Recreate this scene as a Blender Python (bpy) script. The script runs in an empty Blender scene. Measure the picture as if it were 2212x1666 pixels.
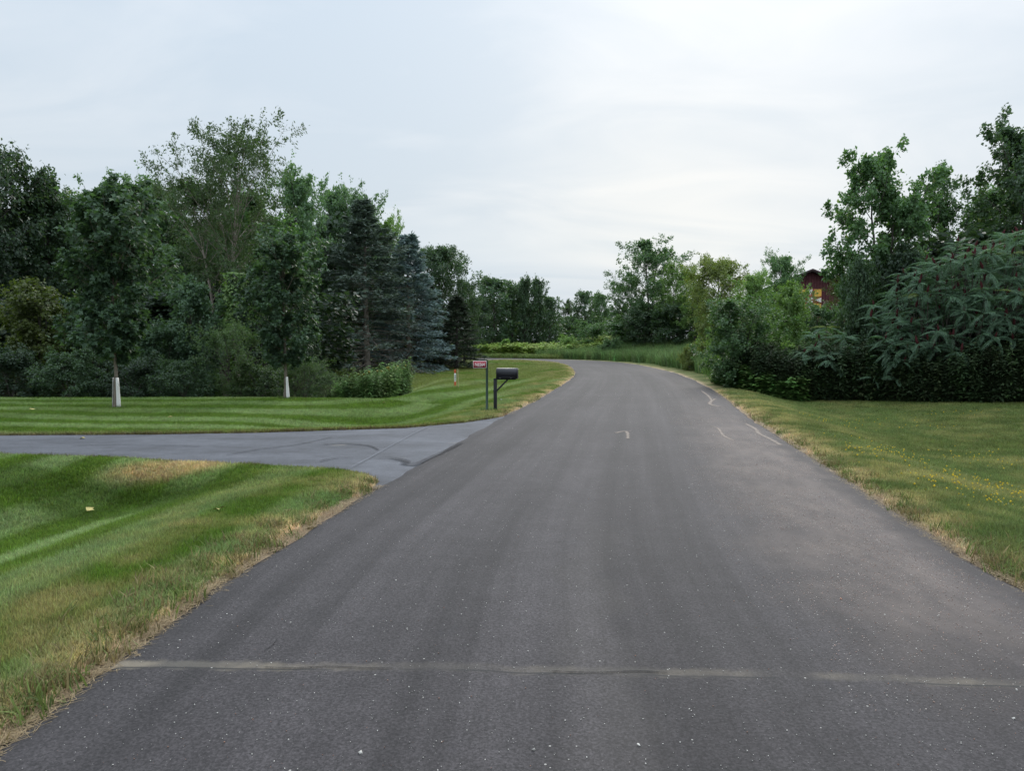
import bpy, math, random
import numpy as np
R_ = math.radians
sc = bpy.context.scene
# ------------------------------------------------------------------ camera
CAMH = 1.95
cam_d = bpy.data.cameras.new("camera"); cam = bpy.data.objects.new("camera", cam_d)
sc.collection.objects.link(cam); sc.camera = cam
cam.location = (0, 0, CAMH)
cam.rotation_euler = (R_(90 - 3.42), 0, 0)
cam_d.sensor_fit = 'HORIZONTAL'; cam_d.sensor_width = 36.0
cam_d.lens = 36.0 * 1555 / 2212
cam_d.clip_start = 0.05; cam_d.clip_end = 3000
# ------------------------------------------------------------------ sky, sun, exposure
SUN_EL, SUN_AZ = 34, 16          # azimuth clockwise from +Y
w = bpy.data.worlds.new("World"); sc.world = w; w.use_nodes = True
nt = w.node_tree; nt.nodes.clear()
def N(nt, t, **k):
    n = nt.nodes.new(t)
    for a, b in k.items(): setattr(n, a, b)
    return n
out = N(nt, 'ShaderNodeOutputWorld'); bg = N(nt, 'ShaderNodeBackground')
sky = N(nt, 'ShaderNodeTexSky', sky_type='NISHITA', sun_disc=False, sun_elevation=R_(SUN_EL), sun_rotation=R_(SUN_AZ))
sky.air_density = 1.2; sky.dust_density = 3.0
tc = N(nt, 'ShaderNodeTexCoord'); sep = N(nt, 'ShaderNodeSeparateXYZ')
nt.links.new(tc.outputs['Generated'], sep.inputs[0])
def M(nt, op, a, b=None, c=None, clamp=False):
    n = N(nt, 'ShaderNodeMath', operation=op, use_clamp=clamp)
    for i, v in enumerate((a, b, c)):
        if v is None: continue
        if isinstance(v, (int, float)): n.inputs[i].default_value = v
        else: nt.links.new(v, n.inputs[i])
    return n.outputs[0]
zc = M(nt, 'ADD', M(nt, 'MAXIMUM', sep.outputs[2], 0.0), 0.30)
cx = M(nt, 'DIVIDE', sep.outputs[0], zc); cy = M(nt, 'DIVIDE', sep.outputs[1], zc)
comb = N(nt, 'ShaderNodeCombineXYZ'); nt.links.new(cx, comb.inputs[0]); nt.links.new(cy, comb.inputs[1])
def wnoise(scale, sx, sy, det, rot=0, dist=0.4, loc=(0, 0, 0)):
    mp = N(nt, 'ShaderNodeMapping'); mp.inputs['Scale'].default_value = (sx, sy, 1); mp.inputs['Rotation'].default_value = (0, 0, rot)
    mp.inputs['Location'].default_value = loc
    nt.links.new(comb.outputs[0], mp.inputs[0])
    n = N(nt, 'ShaderNodeTexNoise'); n.inputs['Scale'].default_value = scale; n.inputs['Detail'].default_value = det
    n.inputs['Roughness'].default_value = .5; n.inputs['Distortion'].default_value = dist
    nt.links.new(mp.outputs[0], n.inputs['Vector']); return n.outputs[0]
n1 = wnoise(.8, .9, 1.0, 5, .5, loc=(2.2, .7, 0)); n2 = wnoise(1.9, .8, 1.7, 8, .35, 1.1, loc=(4, 2, 0))
f = M(nt, 'ADD', M(nt, 'MULTIPLY', n1, .5), M(nt, 'MULTIPLY', n2, .38))
ramp = N(nt, 'ShaderNodeValToRGB'); nt.links.new(f, ramp.inputs[0])
ramp.color_ramp.elements[0].position = .36; ramp.color_ramp.elements[0].color = (.54, .63, .725, 1)
ramp.color_ramp.elements[1].position = .56; ramp.color_ramp.elements[1].color = (.695, .750, .812, 1)
# thin, slightly warm cloud near the horizon
hz = N(nt, 'ShaderNodeValToRGB'); nt.links.new(sep.outputs[2], hz.inputs[0])
E = hz.color_ramp.elements
E[0].position = 0.0; E[0].color = (.88, .92, .97, 1)
E[1].position = 1.0; E[1].color = (2.8, 2.8, 2.84, 1)  # overhead sky, out of view, brightened to light the scene
for p, c in ((.13, (1.0, .99, .965, 1)), (.19, (1.02, 1.0, .97, 1)), (.42, (1.06, 1.06, 1.06, 1))):
    e = E.new(p); e.color = c
mul = N(nt, 'ShaderNodeMixRGB', blend_type='MULTIPLY'); mul.inputs[0].default_value = 1
nt.links.new(ramp.outputs[0], mul.inputs[1]); nt.links.new(hz.outputs[0], mul.inputs[2])
# faint warm glow low in the thin cloud under the sun
vm = N(nt, 'ShaderNodeVectorMath', operation='DOT_PRODUCT'); nt.links.new(tc.outputs['Generated'], vm.inputs[0]); vm.inputs[1].default_value = (math.sin(R_(12)) * math.cos(R_(9)), math.cos(R_(12)) * math.cos(R_(9)), math.sin(R_(9)))
gl = M(nt, 'MULTIPLY', M(nt, 'POWER', M(nt, 'MAXIMUM', vm.outputs['Value'], 0.0), 60), M(nt, 'MULTIPLY', n2, .38))
gm = N(nt, 'ShaderNodeMixRGB', blend_type='MIX'); nt.links.new(gl, gm.inputs[0]); nt.links.new(mul.outputs[0], gm.inputs[1]); gm.inputs[2].default_value = (.93, .88, .77, 1); mul = gm
skm = N(nt, 'ShaderNodeMixRGB', blend_type='MULTIPLY'); skm.inputs[0].default_value = 1
nt.links.new(sky.outputs[0], skm.inputs[1]); skm.inputs[2].default_value = (.09, .09, .09, 1)
mix = N(nt, 'ShaderNodeMixRGB'); mix.inputs[0].default_value = .93
nt.links.new(skm.outputs[0], mix.inputs[1]); nt.links.new(mul.outputs[0], mix.inputs[2])
nt.links.new(mix.outputs[0], bg.inputs[0]); bg.inputs[1].default_value = 1.0
nt.links.new(bg.outputs[0], out.inputs[0])
sd = bpy.data.lights.new("sun", 'SUN'); sd.energy = 1.5; sd.angle = R_(28); sd.color = (1, .95, .88)
sun = bpy.data.objects.new("sun", sd); sc.collection.objects.link(sun)
sun.rotation_euler = (R_(90 - SUN_EL), 0, R_(180 - SUN_AZ)); sun.location = (0, 0, 50)
sc.view_settings.view_transform = 'Standard'; sc.view_settings.look = 'None'
sc.view_settings.exposure = 0.22; sc.view_settings.gamma = 1; sc.view_settings.use_curve_mapping = False
sc.cycles.max_bounces = 6; sc.cycles.diffuse_bounces = 3; sc.cycles.transmission_bounces = 3; sc.cycles.glossy_bounces = 2
sc.cycles.caustics_reflective = False; sc.cycles.caustics_refractive = False

# ------------------------------------------------------------------ helpers
rng = np.random.default_rng(7)
def link(o, parent=None):
    sc.collection.objects.link(o)
    if parent is not None: o.parent = parent
    return o
def mk(name, v, f, mat=None, attrs=None, uv=None, smooth=False):
    """f: one (N,k) int array or a list of such arrays"""
    me = bpy.data.meshes.new(name)
    if isinstance(f, np.ndarray): f = [f]
    f = [np.asarray(a, dtype=np.int32) for a in f if len(a)]
    v = np.asarray(v, dtype=np.float32)
    me.vertices.add(len(v)); me.vertices.foreach_set('co', v.ravel())
    loops = np.concatenate([a.ravel() for a in f]); cnt = np.concatenate([np.full(len(a), a.shape[1], np.int32) for a in f])
    st = np.concatenate([[0], np.cumsum(cnt)[:-1]]).astype(np.int32)
    me.loops.add(len(loops)); me.loops.foreach_set('vertex_index', loops)
    me.polygons.add(len(cnt)); me.polygons.foreach_set('loop_start', st)
    me.update(calc_edges=True)
    if smooth: me.polygons.foreach_set('use_smooth', np.ones(len(cnt), bool))
    for k, a in (attrs or {}).items():
        a = np.asarray(a, dtype=np.float32)
        if a.ndim == 1: at = me.attributes.new(k, 'FLOAT', 'POINT'); at.data.foreach_set('value', a)
        else:
            if a.shape[1] == 3: a = np.concatenate([a, np.ones((len(a), 1), np.float32)], 1)
            at = me.attributes.new(k, 'FLOAT_COLOR', 'POINT'); at.data.foreach_set('color', a.ravel())
    if uv is not None:
        ul = me.uv_layers.new(name='UVMap'); ul.data.foreach_set('uv', np.asarray(uv, np.float32)[loops].ravel())
    if mat: me.materials.append(mat)
    return me
def part(name, me, parent=None, loc=(0, 0, 0), rot=(0, 0, 0), scale=(1, 1, 1), kind=None, label=None):
    o = bpy.data.objects.new(name, me); link(o, parent); o.location = loc; o.rotation_euler = rot; o.scale = scale
    if kind: o['kind'] = kind
    if label: o['label'] = label
    return o
def thing(name, label, cat, loc, rz=0, group=None):
    o = bpy.data.objects.new(name, None); link(o); o.location = loc; o.rotation_euler = (0, 0, rz); o.empty_display_size = .2
    o['label'] = label; o['category'] = cat
    if group: o['group'] = group
    return o
def nrm(a): return a / (np.linalg.norm(a, axis=-1, keepdims=True) + 1e-9)
def tubes(P, Rr, m=5, cap=False):
    """P (N,K,3) Rr (N,K) -> verts, quads"""
    n, k, _ = P.shape
    T = np.empty_like(P); T[:, 1:-1] = P[:, 2:] - P[:, :-2]; T[:, 0] = P[:, 1] - P[:, 0]; T[:, -1] = P[:, -1] - P[:, -2]
    T = nrm(T)
    ref = np.where(np.abs(T[:, :1, 2:3]) > .85, np.array([1., 0, 0]), np.array([0, 0, 1.]))
    ref = np.broadcast_to(ref, T.shape)
    U = nrm(np.cross(T, ref)); V = np.cross(T, U)
    a = np.arange(m) / m * 2 * np.pi
    W = P[:, :, None] + Rr[:, :, None, None] * (np.cos(a)[None, None, :, None] * U[:, :, None] + np.sin(a)[None, None, :, None] * V[:, :, None])
    idx = np.arange(n * k * m).reshape(n, k, m); nx = np.roll(idx, -1, 2)
    q = np.stack([idx[:, :-1], nx[:, :-1], nx[:, 1:], idx[:, 1:]], -1).reshape(-1, 4)
    return W.reshape(-1, 3), q
def joinq(parts):
    vs, qs, o = [], [], 0
    for v, q in parts: vs.append(v); qs.append(q + o); o += len(v)
    return np.concatenate(vs), np.concatenate(qs)
def boxes(bs):
    """list of (cx,cy,cz,sx,sy,sz[,rz])"""
    vs, qs = [], []
    F = np.array([[0, 3, 2, 1], [4, 5, 6, 7], [0, 1, 5, 4], [1, 2, 6, 5], [2, 3, 7, 6], [3, 0, 4, 7]])
    for i, b in enumerate(bs):
        c = np.array([[-1, -1, -1], [1, -1, -1], [1, 1, -1], [-1, 1, -1], [-1, -1, 1], [1, -1, 1], [1, 1, 1], [-1, 1, 1]]) * .5 * np.array(b[3:6])
        if len(b) > 6:
            s, k = math.sin(b[6]), math.cos(b[6]); c = c @ np.array([[k, s, 0], [-s, k, 0], [0, 0, 1]])
        vs.append(c + np.array(b[:3])); qs.append(F + 8 * i)
    return np.concatenate(vs), np.concatenate(qs)
def bevel(o, wd, seg=2):
    m = o.modifiers.new('bevel', 'BEVEL'); m.width = wd; m.segments = seg; return o
_perm = np.random.default_rng(3).random((256, 256))
def vn(x, y, s, o=0):
    x = np.asarray(x) / s + 17.3 * o + 1000; y = np.asarray(y) / s + 9.1 * o + 1000
    xi = np.floor(x).astype(int); yi = np.floor(y).astype(int); fx = x - xi; fy = y - yi
    fx = fx * fx * (3 - 2 * fx); fy = fy * fy * (3 - 2 * fy)
    g = lambda a, b: _perm[a & 255, b & 255]
    return (g(xi, yi) * (1 - fx) + g(xi + 1, yi) * fx) * (1 - fy) + (g(xi, yi + 1) * (1 - fx) + g(xi + 1, yi + 1) * fx) * fy
def fbm(x, y, s, o=0, n=4):
    r = 0; a = .5; t = 0
    for i in range(n): r = r + a * vn(x, y, s / 2 ** i, o + i); t += a; a *= .5
    return r / t
def ss(a, b, x): t = np.clip((x - a) / (b - a), 0, 1); return t * t * (3 - 2 * t)

# ------------------------------------------------------------------ layout of road and driveway
cp = np.array([(.15, -40), (.35, -20), (.5, -5), (.62, 0), (.76, 4), (.93, 6.5), (1.48, 10), (2.2, 14), (3.12, 19.3), (4.55, 27), (6.0, 36), (7.15, 45), (7.75, 55),
               (7.85, 63), (7.3, 71), (5.8, 76.5), (3.2, 81), (-.5, 84.7), (-5, 87), (-12, 89), (-30, 91.5), (-90, 97), (-220, 104)])
def smooth_line(p, step):
    pts = []
    for i in range(len(p) - 1):
        p0 = p[max(i - 1, 0)]; p1 = p[i]; p2 = p[i + 1]; p3 = p[min(i + 2, len(p) - 1)]
        L = np.linalg.norm(p2 - p1); n = max(2, int(L / step))
        d0 = max(np.linalg.norm(p1 - p0), 1e-3) ** .5; d1 = L ** .5; d2 = max(np.linalg.norm(p3 - p2), 1e-3) ** .5
        t0 = 0; t1 = d0; t2 = t1 + d1; t3 = t2 + d2
        for k in range(n):
            t = t1 + (t2 - t1) * k / n
            A1 = (t1 - t) / (t1 - t0) * p0 + (t - t0) / (t1 - t0) * p1; A2 = (t2 - t) / (t2 - t1) * p1 + (t - t1) / (t2 - t1) * p2
            A3 = (t3 - t) / (t3 - t2) * p2 + (t - t2) / (t3 - t2) * p3
            B1 = (t2 - t) / (t2 - t0) * A1 + (t - t0) / (t2 - t0) * A2; B2 = (t3 - t) / (t3 - t1) * A2 + (t - t1) / (t3 - t1) * A3
            pts.append((t2 - t) / (t2 - t1) * B1 + (t - t1) / (t2 - t1) * B2)
    pts.append(p[-1]); return np.array(pts)
CL = smooth_line(cp, .5); HW = 3.22
_cs = CL[::2]
def road_e(x, y):
    """signed distance outside the road edge and side (+1 right, -1 left)"""
    x = np.asarray(x, float).ravel(); y = np.asarray(y, float).ravel()
    best = np.full(len(x), 1e9); side = np.zeros(len(x))
    A = _cs[:-1]; B = _cs[1:]
    for a, b in zip(A, B):
        d = b - a; L2 = d @ d
        t = np.clip(((x - a[0]) * d[0] + (y - a[1]) * d[1]) / L2, 0, 1)
        qx = a[0] + t * d[0] - x; qy = a[1] + t * d[1] - y; q = qx * qx + qy * qy
        m = q < best; best[m] = q[m]; side[m] = np.sign(-(d[0] * -qy[m] - d[1] * -qx[m]))
    return np.sqrt(best) - HW, side
dw_near = np.array([(-60, 13.6), (-30, 13.0), (-14, 12.7), (-8.8, 12.4), (-6.8, 12.1), (-5.3, 11.65), (-3.8, 11.3), (-2.6, 10.9), (-2.05, 10.4), (-1.8, 9.8), (-1.3, 9.5)])
dw_far = np.array([(-60, 16.4), (-30, 15.6), (-14, 15.2), (-10.8, 15.1), (-7.8, 15.25), (-5.6, 15.55), (-2.5, 16.4), (-1.2, 17.5), (-.35, 18.8), (.6, 20.6)])
def drive_e(x, y):
    yn = np.interp(x, dw_near[:, 0], dw_near[:, 1]); yf = np.interp(x, dw_far[:, 0], dw_far[:, 1])
    return np.maximum(yn - y, y - yf)
def zfun(x, y, e=None, sd=None):
    x = np.asarray(x, float); y = np.asarray(y, float)
    if e is None: e, sd = road_e(x, y)
    de = drive_e(x, y); dm = ss(.15, 1.5, de)
    near = 1 - ss(24, 34, y)
    zl = -np.where(y < 14, .48, .34) * np.exp(-((e - np.where(y < 14, 3.9, 3.3)) / 1.5) ** 2) * dm * (1 - .4 * ss(17, 30, y)) + .04 * ss(5, 9, e) * np.exp(-((y - 22.0) / 4) ** 2) * ss(0, 2, de)
    zl = zl + .05 * (fbm(x, y, 5, 1) - .5) * ss(.3, 2, e) * dm - .42 * ss(24.0, 28.5, y) * ss(-3.4, -5.5, x) * (1 - ss(36, 46, y)) - .15 * ss(26, 34, y) * ss(2, 6, e) * (1 - ss(40, 60, y))
    zr = (-.48 * ss(.7, 3.4, e) + .36 * ss(4, 11, e)) * (1 - ss(28, 40, y)) + (.12 + 1.13 * ss(4, 14, x)) * ss(2.0, 13, e) * ss(33, 50, y) + .08 * (fbm(x, y, 4, 2) - .5) * ss(.5, 3, e)
    z = np.where(sd < 0, zl, zr)
    z = z + .8 * ss(100, 260, y) * (fbm(x, y, 60, 5) - .2)
    z = np.where(e < .35, z * ss(0, .35, e), z)
    z = z - .012 - .05 * (1 - ss(-.05, .12, e))
    z = np.where(sd < 0, z - .05 * (1 - ss(-.05, .1, de)) * (x < 1), z)
    return z
def zg(x, y): return float(zfun(np.array([x]), np.array([y]))[0])
def px(p, d): return (p - 1106) / 1555 * d
def ztop(py, d): return CAMH + d * (740 - py) / 1555

# grass colours by place
SAND = np.array((.40, .30, .21)); STRAW = np.array((.33, .262, .145)); DRY = np.array((.165, .155, .062))
GREEN = np.array((.066, .115, .014)); PALE = np.array((.142, .195, .078)); ROUGH = np.array((.080, .106, .030)); DEEP = np.array((.054, .100, .012))
def gcol(x, y, e, sd):
    de = np.abs(drive_e(x, y)); de = np.where(x > 0, 99, de)
    n1_ = fbm(x, y, 1.2, 11); n2_ = fbm(x, y, 3.5, 13); n3_ = fbm(x, y, .25, 17, 2); nf_ = fbm(x, y, .45, 29, 3)
    # mowing stripes follow the nearest edge; light on bent blades painted as colour
    k = 1.6; dmix = -np.log(np.exp(-np.clip(e, 0, 60) / k) + np.exp(-np.clip(de, 0, 60) / k) * (sd < 0) + 1e-12) * k
    dmix = np.where((sd < 0) & (y < 13), e + .25 * (x + 6) * .2, dmix)
    ph = dmix / np.where(y > 13, 1.75, 1.3) + 1.1 * (fbm(x, y, 6, 19, 3) - .5) + np.where((sd < 0) & (y > 13), .05 * x, 0)
    st = .5 + .5 * np.tanh(3 * np.sin(ph * 2 * np.pi))
    # diagonal stripes of the lawn beyond the mailbox, blade lean painted likewise
    st2 = .5 + .5 * np.tanh(2.5 * np.sin((x * .92 - y * .30) * 2 * np.pi / 2.3))
    st = np.where((y > 25) & (sd < 0), st2 * (1 - ss(38, 44, y)), st)
    lawn = GREEN[None] * (1 - st[:, None]) + PALE[None] * st[:, None]
    lawn = lawn + (DEEP - lawn) * (ss(.45, .65, n2_) * .35)[:, None]
    hol_shade = ss(.7, 1.2, de) * (1 - ss(1.9, 2.5, de)) * (y < 12.5) * ss(1.6, 3.0, e) * (sd < 0) * ss(-3.0, -4.2, x); hol_shade = hol_shade * (.6 + .6 * n1_)  # shaded look of the bank bottom, painted in as darker turf
    lawn = lawn + (DEEP * .8 - lawn) * np.clip(hol_shade, 0, .75)[:, None]
    dryL = np.clip((1 - ss(.4, 2.9, e)) * (.22 + 2.2 * (n1_ - .42) + 2.2 * (nf_ - .5)), 0, .9) * (.35 + .65 * (1 - ss(9, 12, y) * (1 - ss(17, 19, y))))
    # dry spot on the bank by the driveway
    spot = np.exp(-(((x + 5.4) / .85) ** 2 + ((y - 11.3) / .30) ** 2) ** 1.5) * (.7 + .8 * (n1_ - .4))
    dryL = np.maximum(dryL, np.clip(spot * 1.5, 0, 1)); dryL = np.maximum(dryL, .5 * (1 - ss(.1, .45, de)) * (y > 14))
    far = ss(28, 40, y); dryL = dryL + .35 * far * (n2_ > .35) * (sd < 0)
    cl = lawn + (DRY - lawn) * np.clip(dryL * 1.1, 0, 1)[:, None]
    cl = cl + (STRAW - cl) * (np.clip(spot * 1.6, 0, 1) * .9)[:, None]
    cr = ROUGH[None] + (np.array((.085, .118, .036)) - ROUGH)[None] * ss(.35, .65, n2_)[:, None]
    dr = np.clip((n1_ - .44) * 2.2 + 1.2 * (nf_ - .5), 0, 1) * .65 + (1 - ss(.3, 2.4, e)) * np.clip(.3 + 2 * (nf_ - .5), 0, .6)
    cr = cr + (DRY * 1.15 - cr) * np.clip(dr, 0, .95)[:, None]
    c = np.where((sd < 0)[:, None], cl, cr)
    edge = 1 - ss(.02, .10 + .45 * np.clip(fbm(x, y, .9, 23) - .35, 0, 1), e); edge2 = (1 - ss(.10, .65, e)) * np.clip(n1_ * 3 - 1.0 + 2 * (nf_ - .5), 0, 1) * .85
    c = c + (STRAW - c) * edge2[:, None]; c = c + (SAND - c) * np.clip(edge, 0, 1)[:, None]
    ds = (1 - ss(.02, .16, drive_e(x, y))) * (sd < 0) * (x < 0)
    c = c + (np.array((.07, .05, .03)) - c) * ds[:, None]
    return np.clip(c * ((.85 + .3 * n3_) * (.82 + .36 * nf_))[:, None], 0, 1)

# ------------------------------------------------------------------ materials
def mat(name, col, rough=.7, spec=.3, noise=None, bump=None, attr=None, metal=0):
    m = bpy.data.materials.new(name); m.use_nodes = True; t = m.node_tree; b = t.nodes['Principled BSDF']
    b.inputs['Base Color'].default_value = (*col, 1); b.inputs['Roughness'].default_value = rough; b.inputs['Metallic'].default_value = metal
    b.inputs['Specular IOR Level'].default_value = spec
    co = N(t, 'ShaderNodeTexCoord')
    if noise:
        s, amt = noise[:2]; n = N(t, 'ShaderNodeTexNoise'); n.inputs['Scale'].default_value = s; n.inputs['Detail'].default_value = 5
        t.links.new(co.outputs['Object'], n.inputs['Vector'])
        r = N(t, 'ShaderNodeMapRange'); r.inputs[1].default_value = .25; r.inputs[2].default_value = .75; r.inputs[3].default_value = 1 - amt; r.inputs[4].default_value = 1 + amt
        t.links.new(n.outputs[0], r.inputs[0]); mx = N(t, 'ShaderNodeMixRGB', blend_type='MULTIPLY'); mx.inputs[0].default_value = 1
        mx.inputs[1].default_value = (*col, 1); t.links.new(r.outputs[0], mx.inputs[2]); t.links.new(mx.outputs[0], b.inputs['Base Color'])
    if bump:
        n = N(t, 'ShaderNodeTexNoise'); n.inputs['Scale'].default_value = bump[0]; n.inputs['Detail'].default_value = 4
        t.links.new(co.outputs['Object'], n.inputs['Vector']); bp = N(t, 'ShaderNodeBump'); bp.inputs['Strength'].default_value = bump[1]; bp.inputs['Distance'].default_value = bump[2]
        t.links.new(n.outputs[0], bp.inputs['Height']); t.links.new(bp.outputs[0], b.inputs['Normal'])
    return m
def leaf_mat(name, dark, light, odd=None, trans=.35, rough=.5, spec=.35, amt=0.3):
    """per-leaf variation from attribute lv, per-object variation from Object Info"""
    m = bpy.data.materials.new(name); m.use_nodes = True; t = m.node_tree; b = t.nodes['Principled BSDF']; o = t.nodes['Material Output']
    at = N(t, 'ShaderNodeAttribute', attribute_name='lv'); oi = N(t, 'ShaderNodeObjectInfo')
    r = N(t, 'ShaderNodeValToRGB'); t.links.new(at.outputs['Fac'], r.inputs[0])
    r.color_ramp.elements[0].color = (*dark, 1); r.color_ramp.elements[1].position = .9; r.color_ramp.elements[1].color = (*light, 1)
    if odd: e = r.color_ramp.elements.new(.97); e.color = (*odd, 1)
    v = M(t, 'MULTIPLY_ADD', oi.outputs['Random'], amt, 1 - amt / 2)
    mx = N(t, 'ShaderNodeMixRGB', blend_type='MULTIPLY'); mx.inputs[0].default_value = 1
    t.links.new(r.outputs[0], mx.inputs[1]); t.links.new(v, mx.inputs[2])
    t.links.new(mx.outputs[0], b.inputs['Base Color']); b.inputs['Roughness'].default_value = rough; b.inputs['Specular IOR Level'].default_value = spec
    tr = N(t, 'ShaderNodeBsdfTranslucent'); hs = N(t, 'ShaderNodeMixRGB', blend_type='MULTIPLY'); hs.inputs[0].default_value = 1
    t.links.new(mx.outputs[0], hs.inputs[1]); hs.inputs[2].default_value = (1.25, 1.45, .55, 1); t.links.new(hs.outputs[0], tr.inputs[0])
    ms = N(t, 'ShaderNodeMixShader'); ms.inputs[0].default_value = trans
    t.links.new(b.outputs[0], ms.inputs[1]); t.links.new(tr.outputs[0], ms.inputs[2]); t.links.new(ms.outputs[0], o.inputs[0])
    return m
def inst_mat(name, trans=.3, var=.35):
    m = bpy.data.materials.new(name); m.use_nodes = True; t = m.node_tree; b = t.nodes['Principled BSDF']; o = t.nodes['Material Output']
    at = N(t, 'ShaderNodeAttribute', attribute_name='col', attribute_type='INSTANCER'); lv = N(t, 'ShaderNodeAttribute', attribute_name='lv')
    v = M(t, 'MULTIPLY_ADD', lv.outputs['Fac'], var * 2, 1 - var)
    mx = N(t, 'ShaderNodeMixRGB', blend_type='MULTIPLY'); mx.inputs[0].default_value = 1
    t.links.new(at.outputs['Color'], mx.inputs[1]); t.links.new(v, mx.inputs[2]); t.links.new(mx.outputs[0], b.inputs['Base Color'])
    b.inputs['Roughness'].default_value = .6; b.inputs['Specular IOR Level'].default_value = .25
    tr = N(t, 'ShaderNodeBsdfTranslucent'); t.links.new(mx.outputs[0], tr.inputs[0])
    ms = N(t, 'ShaderNodeMixShader'); ms.inputs[0].default_value = trans
    t.links.new(b.outputs[0], ms.inputs[1]); t.links.new(tr.outputs[0], ms.inputs[2]); t.links.new(ms.outputs[0], o.inputs[0])
    return m
bark = mat('bark', (.22, .185, .15), .9, .1, (14, .35), (30, .6, .02))
bark_dark = mat('bark_dark', (.09, .08, .07), .9, .1, (10, .35), (30, .6, .02))
bark_pale = mat('bark_pale', (.27, .235, .2), .9, .1, (8, .35), (30, .6, .02))

# ground material: colour by place with fine grain
m_ground = bpy.data.materials.new('ground_soil_and_turf'); m_ground.use_nodes = True; t = m_ground.node_tree; b = t.nodes['Principled BSDF']
at = N(t, 'ShaderNodeAttribute', attribute_name='gc'); co = N(t, 'ShaderNodeTexCoord')
n = N(t, 'ShaderNodeTexNoise'); n.inputs['Scale'].default_value = 45; n.inputs['Detail'].default_value = 6; n.inputs['Roughness'].default_value = .7
t.links.new(co.outputs['Object'], n.inputs['Vector'])
r = N(t, 'ShaderNodeMapRange'); r.inputs[1].default_value = .3; r.inputs[2].default_value = .7; r.inputs[3].default_value = .6; r.inputs[4].default_value = 1.35
t.links.new(n.outputs[0], r.inputs[0]); mx = N(t, 'ShaderNodeMixRGB', blend_type='MULTIPLY'); mx.inputs[0].default_value = 1
t.links.new(at.outputs['Color'], mx.inputs[1]); t.links.new(r.outputs[0], mx.inputs[2]); t.links.new(mx.outputs[0], b.inputs['Base Color'])
b.inputs['Roughness'].default_value = .9; b.inputs['Specular IOR Level'].default_value = .1
bp = N(t, 'ShaderNodeBump'); bp.inputs['Strength'].default_value = .7; bp.inputs['Distance'].default_value = .03; t.links.new(n.outputs[0], bp.inputs['Height']); t.links.new(bp.outputs[0], b.inputs['Normal'])

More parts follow.
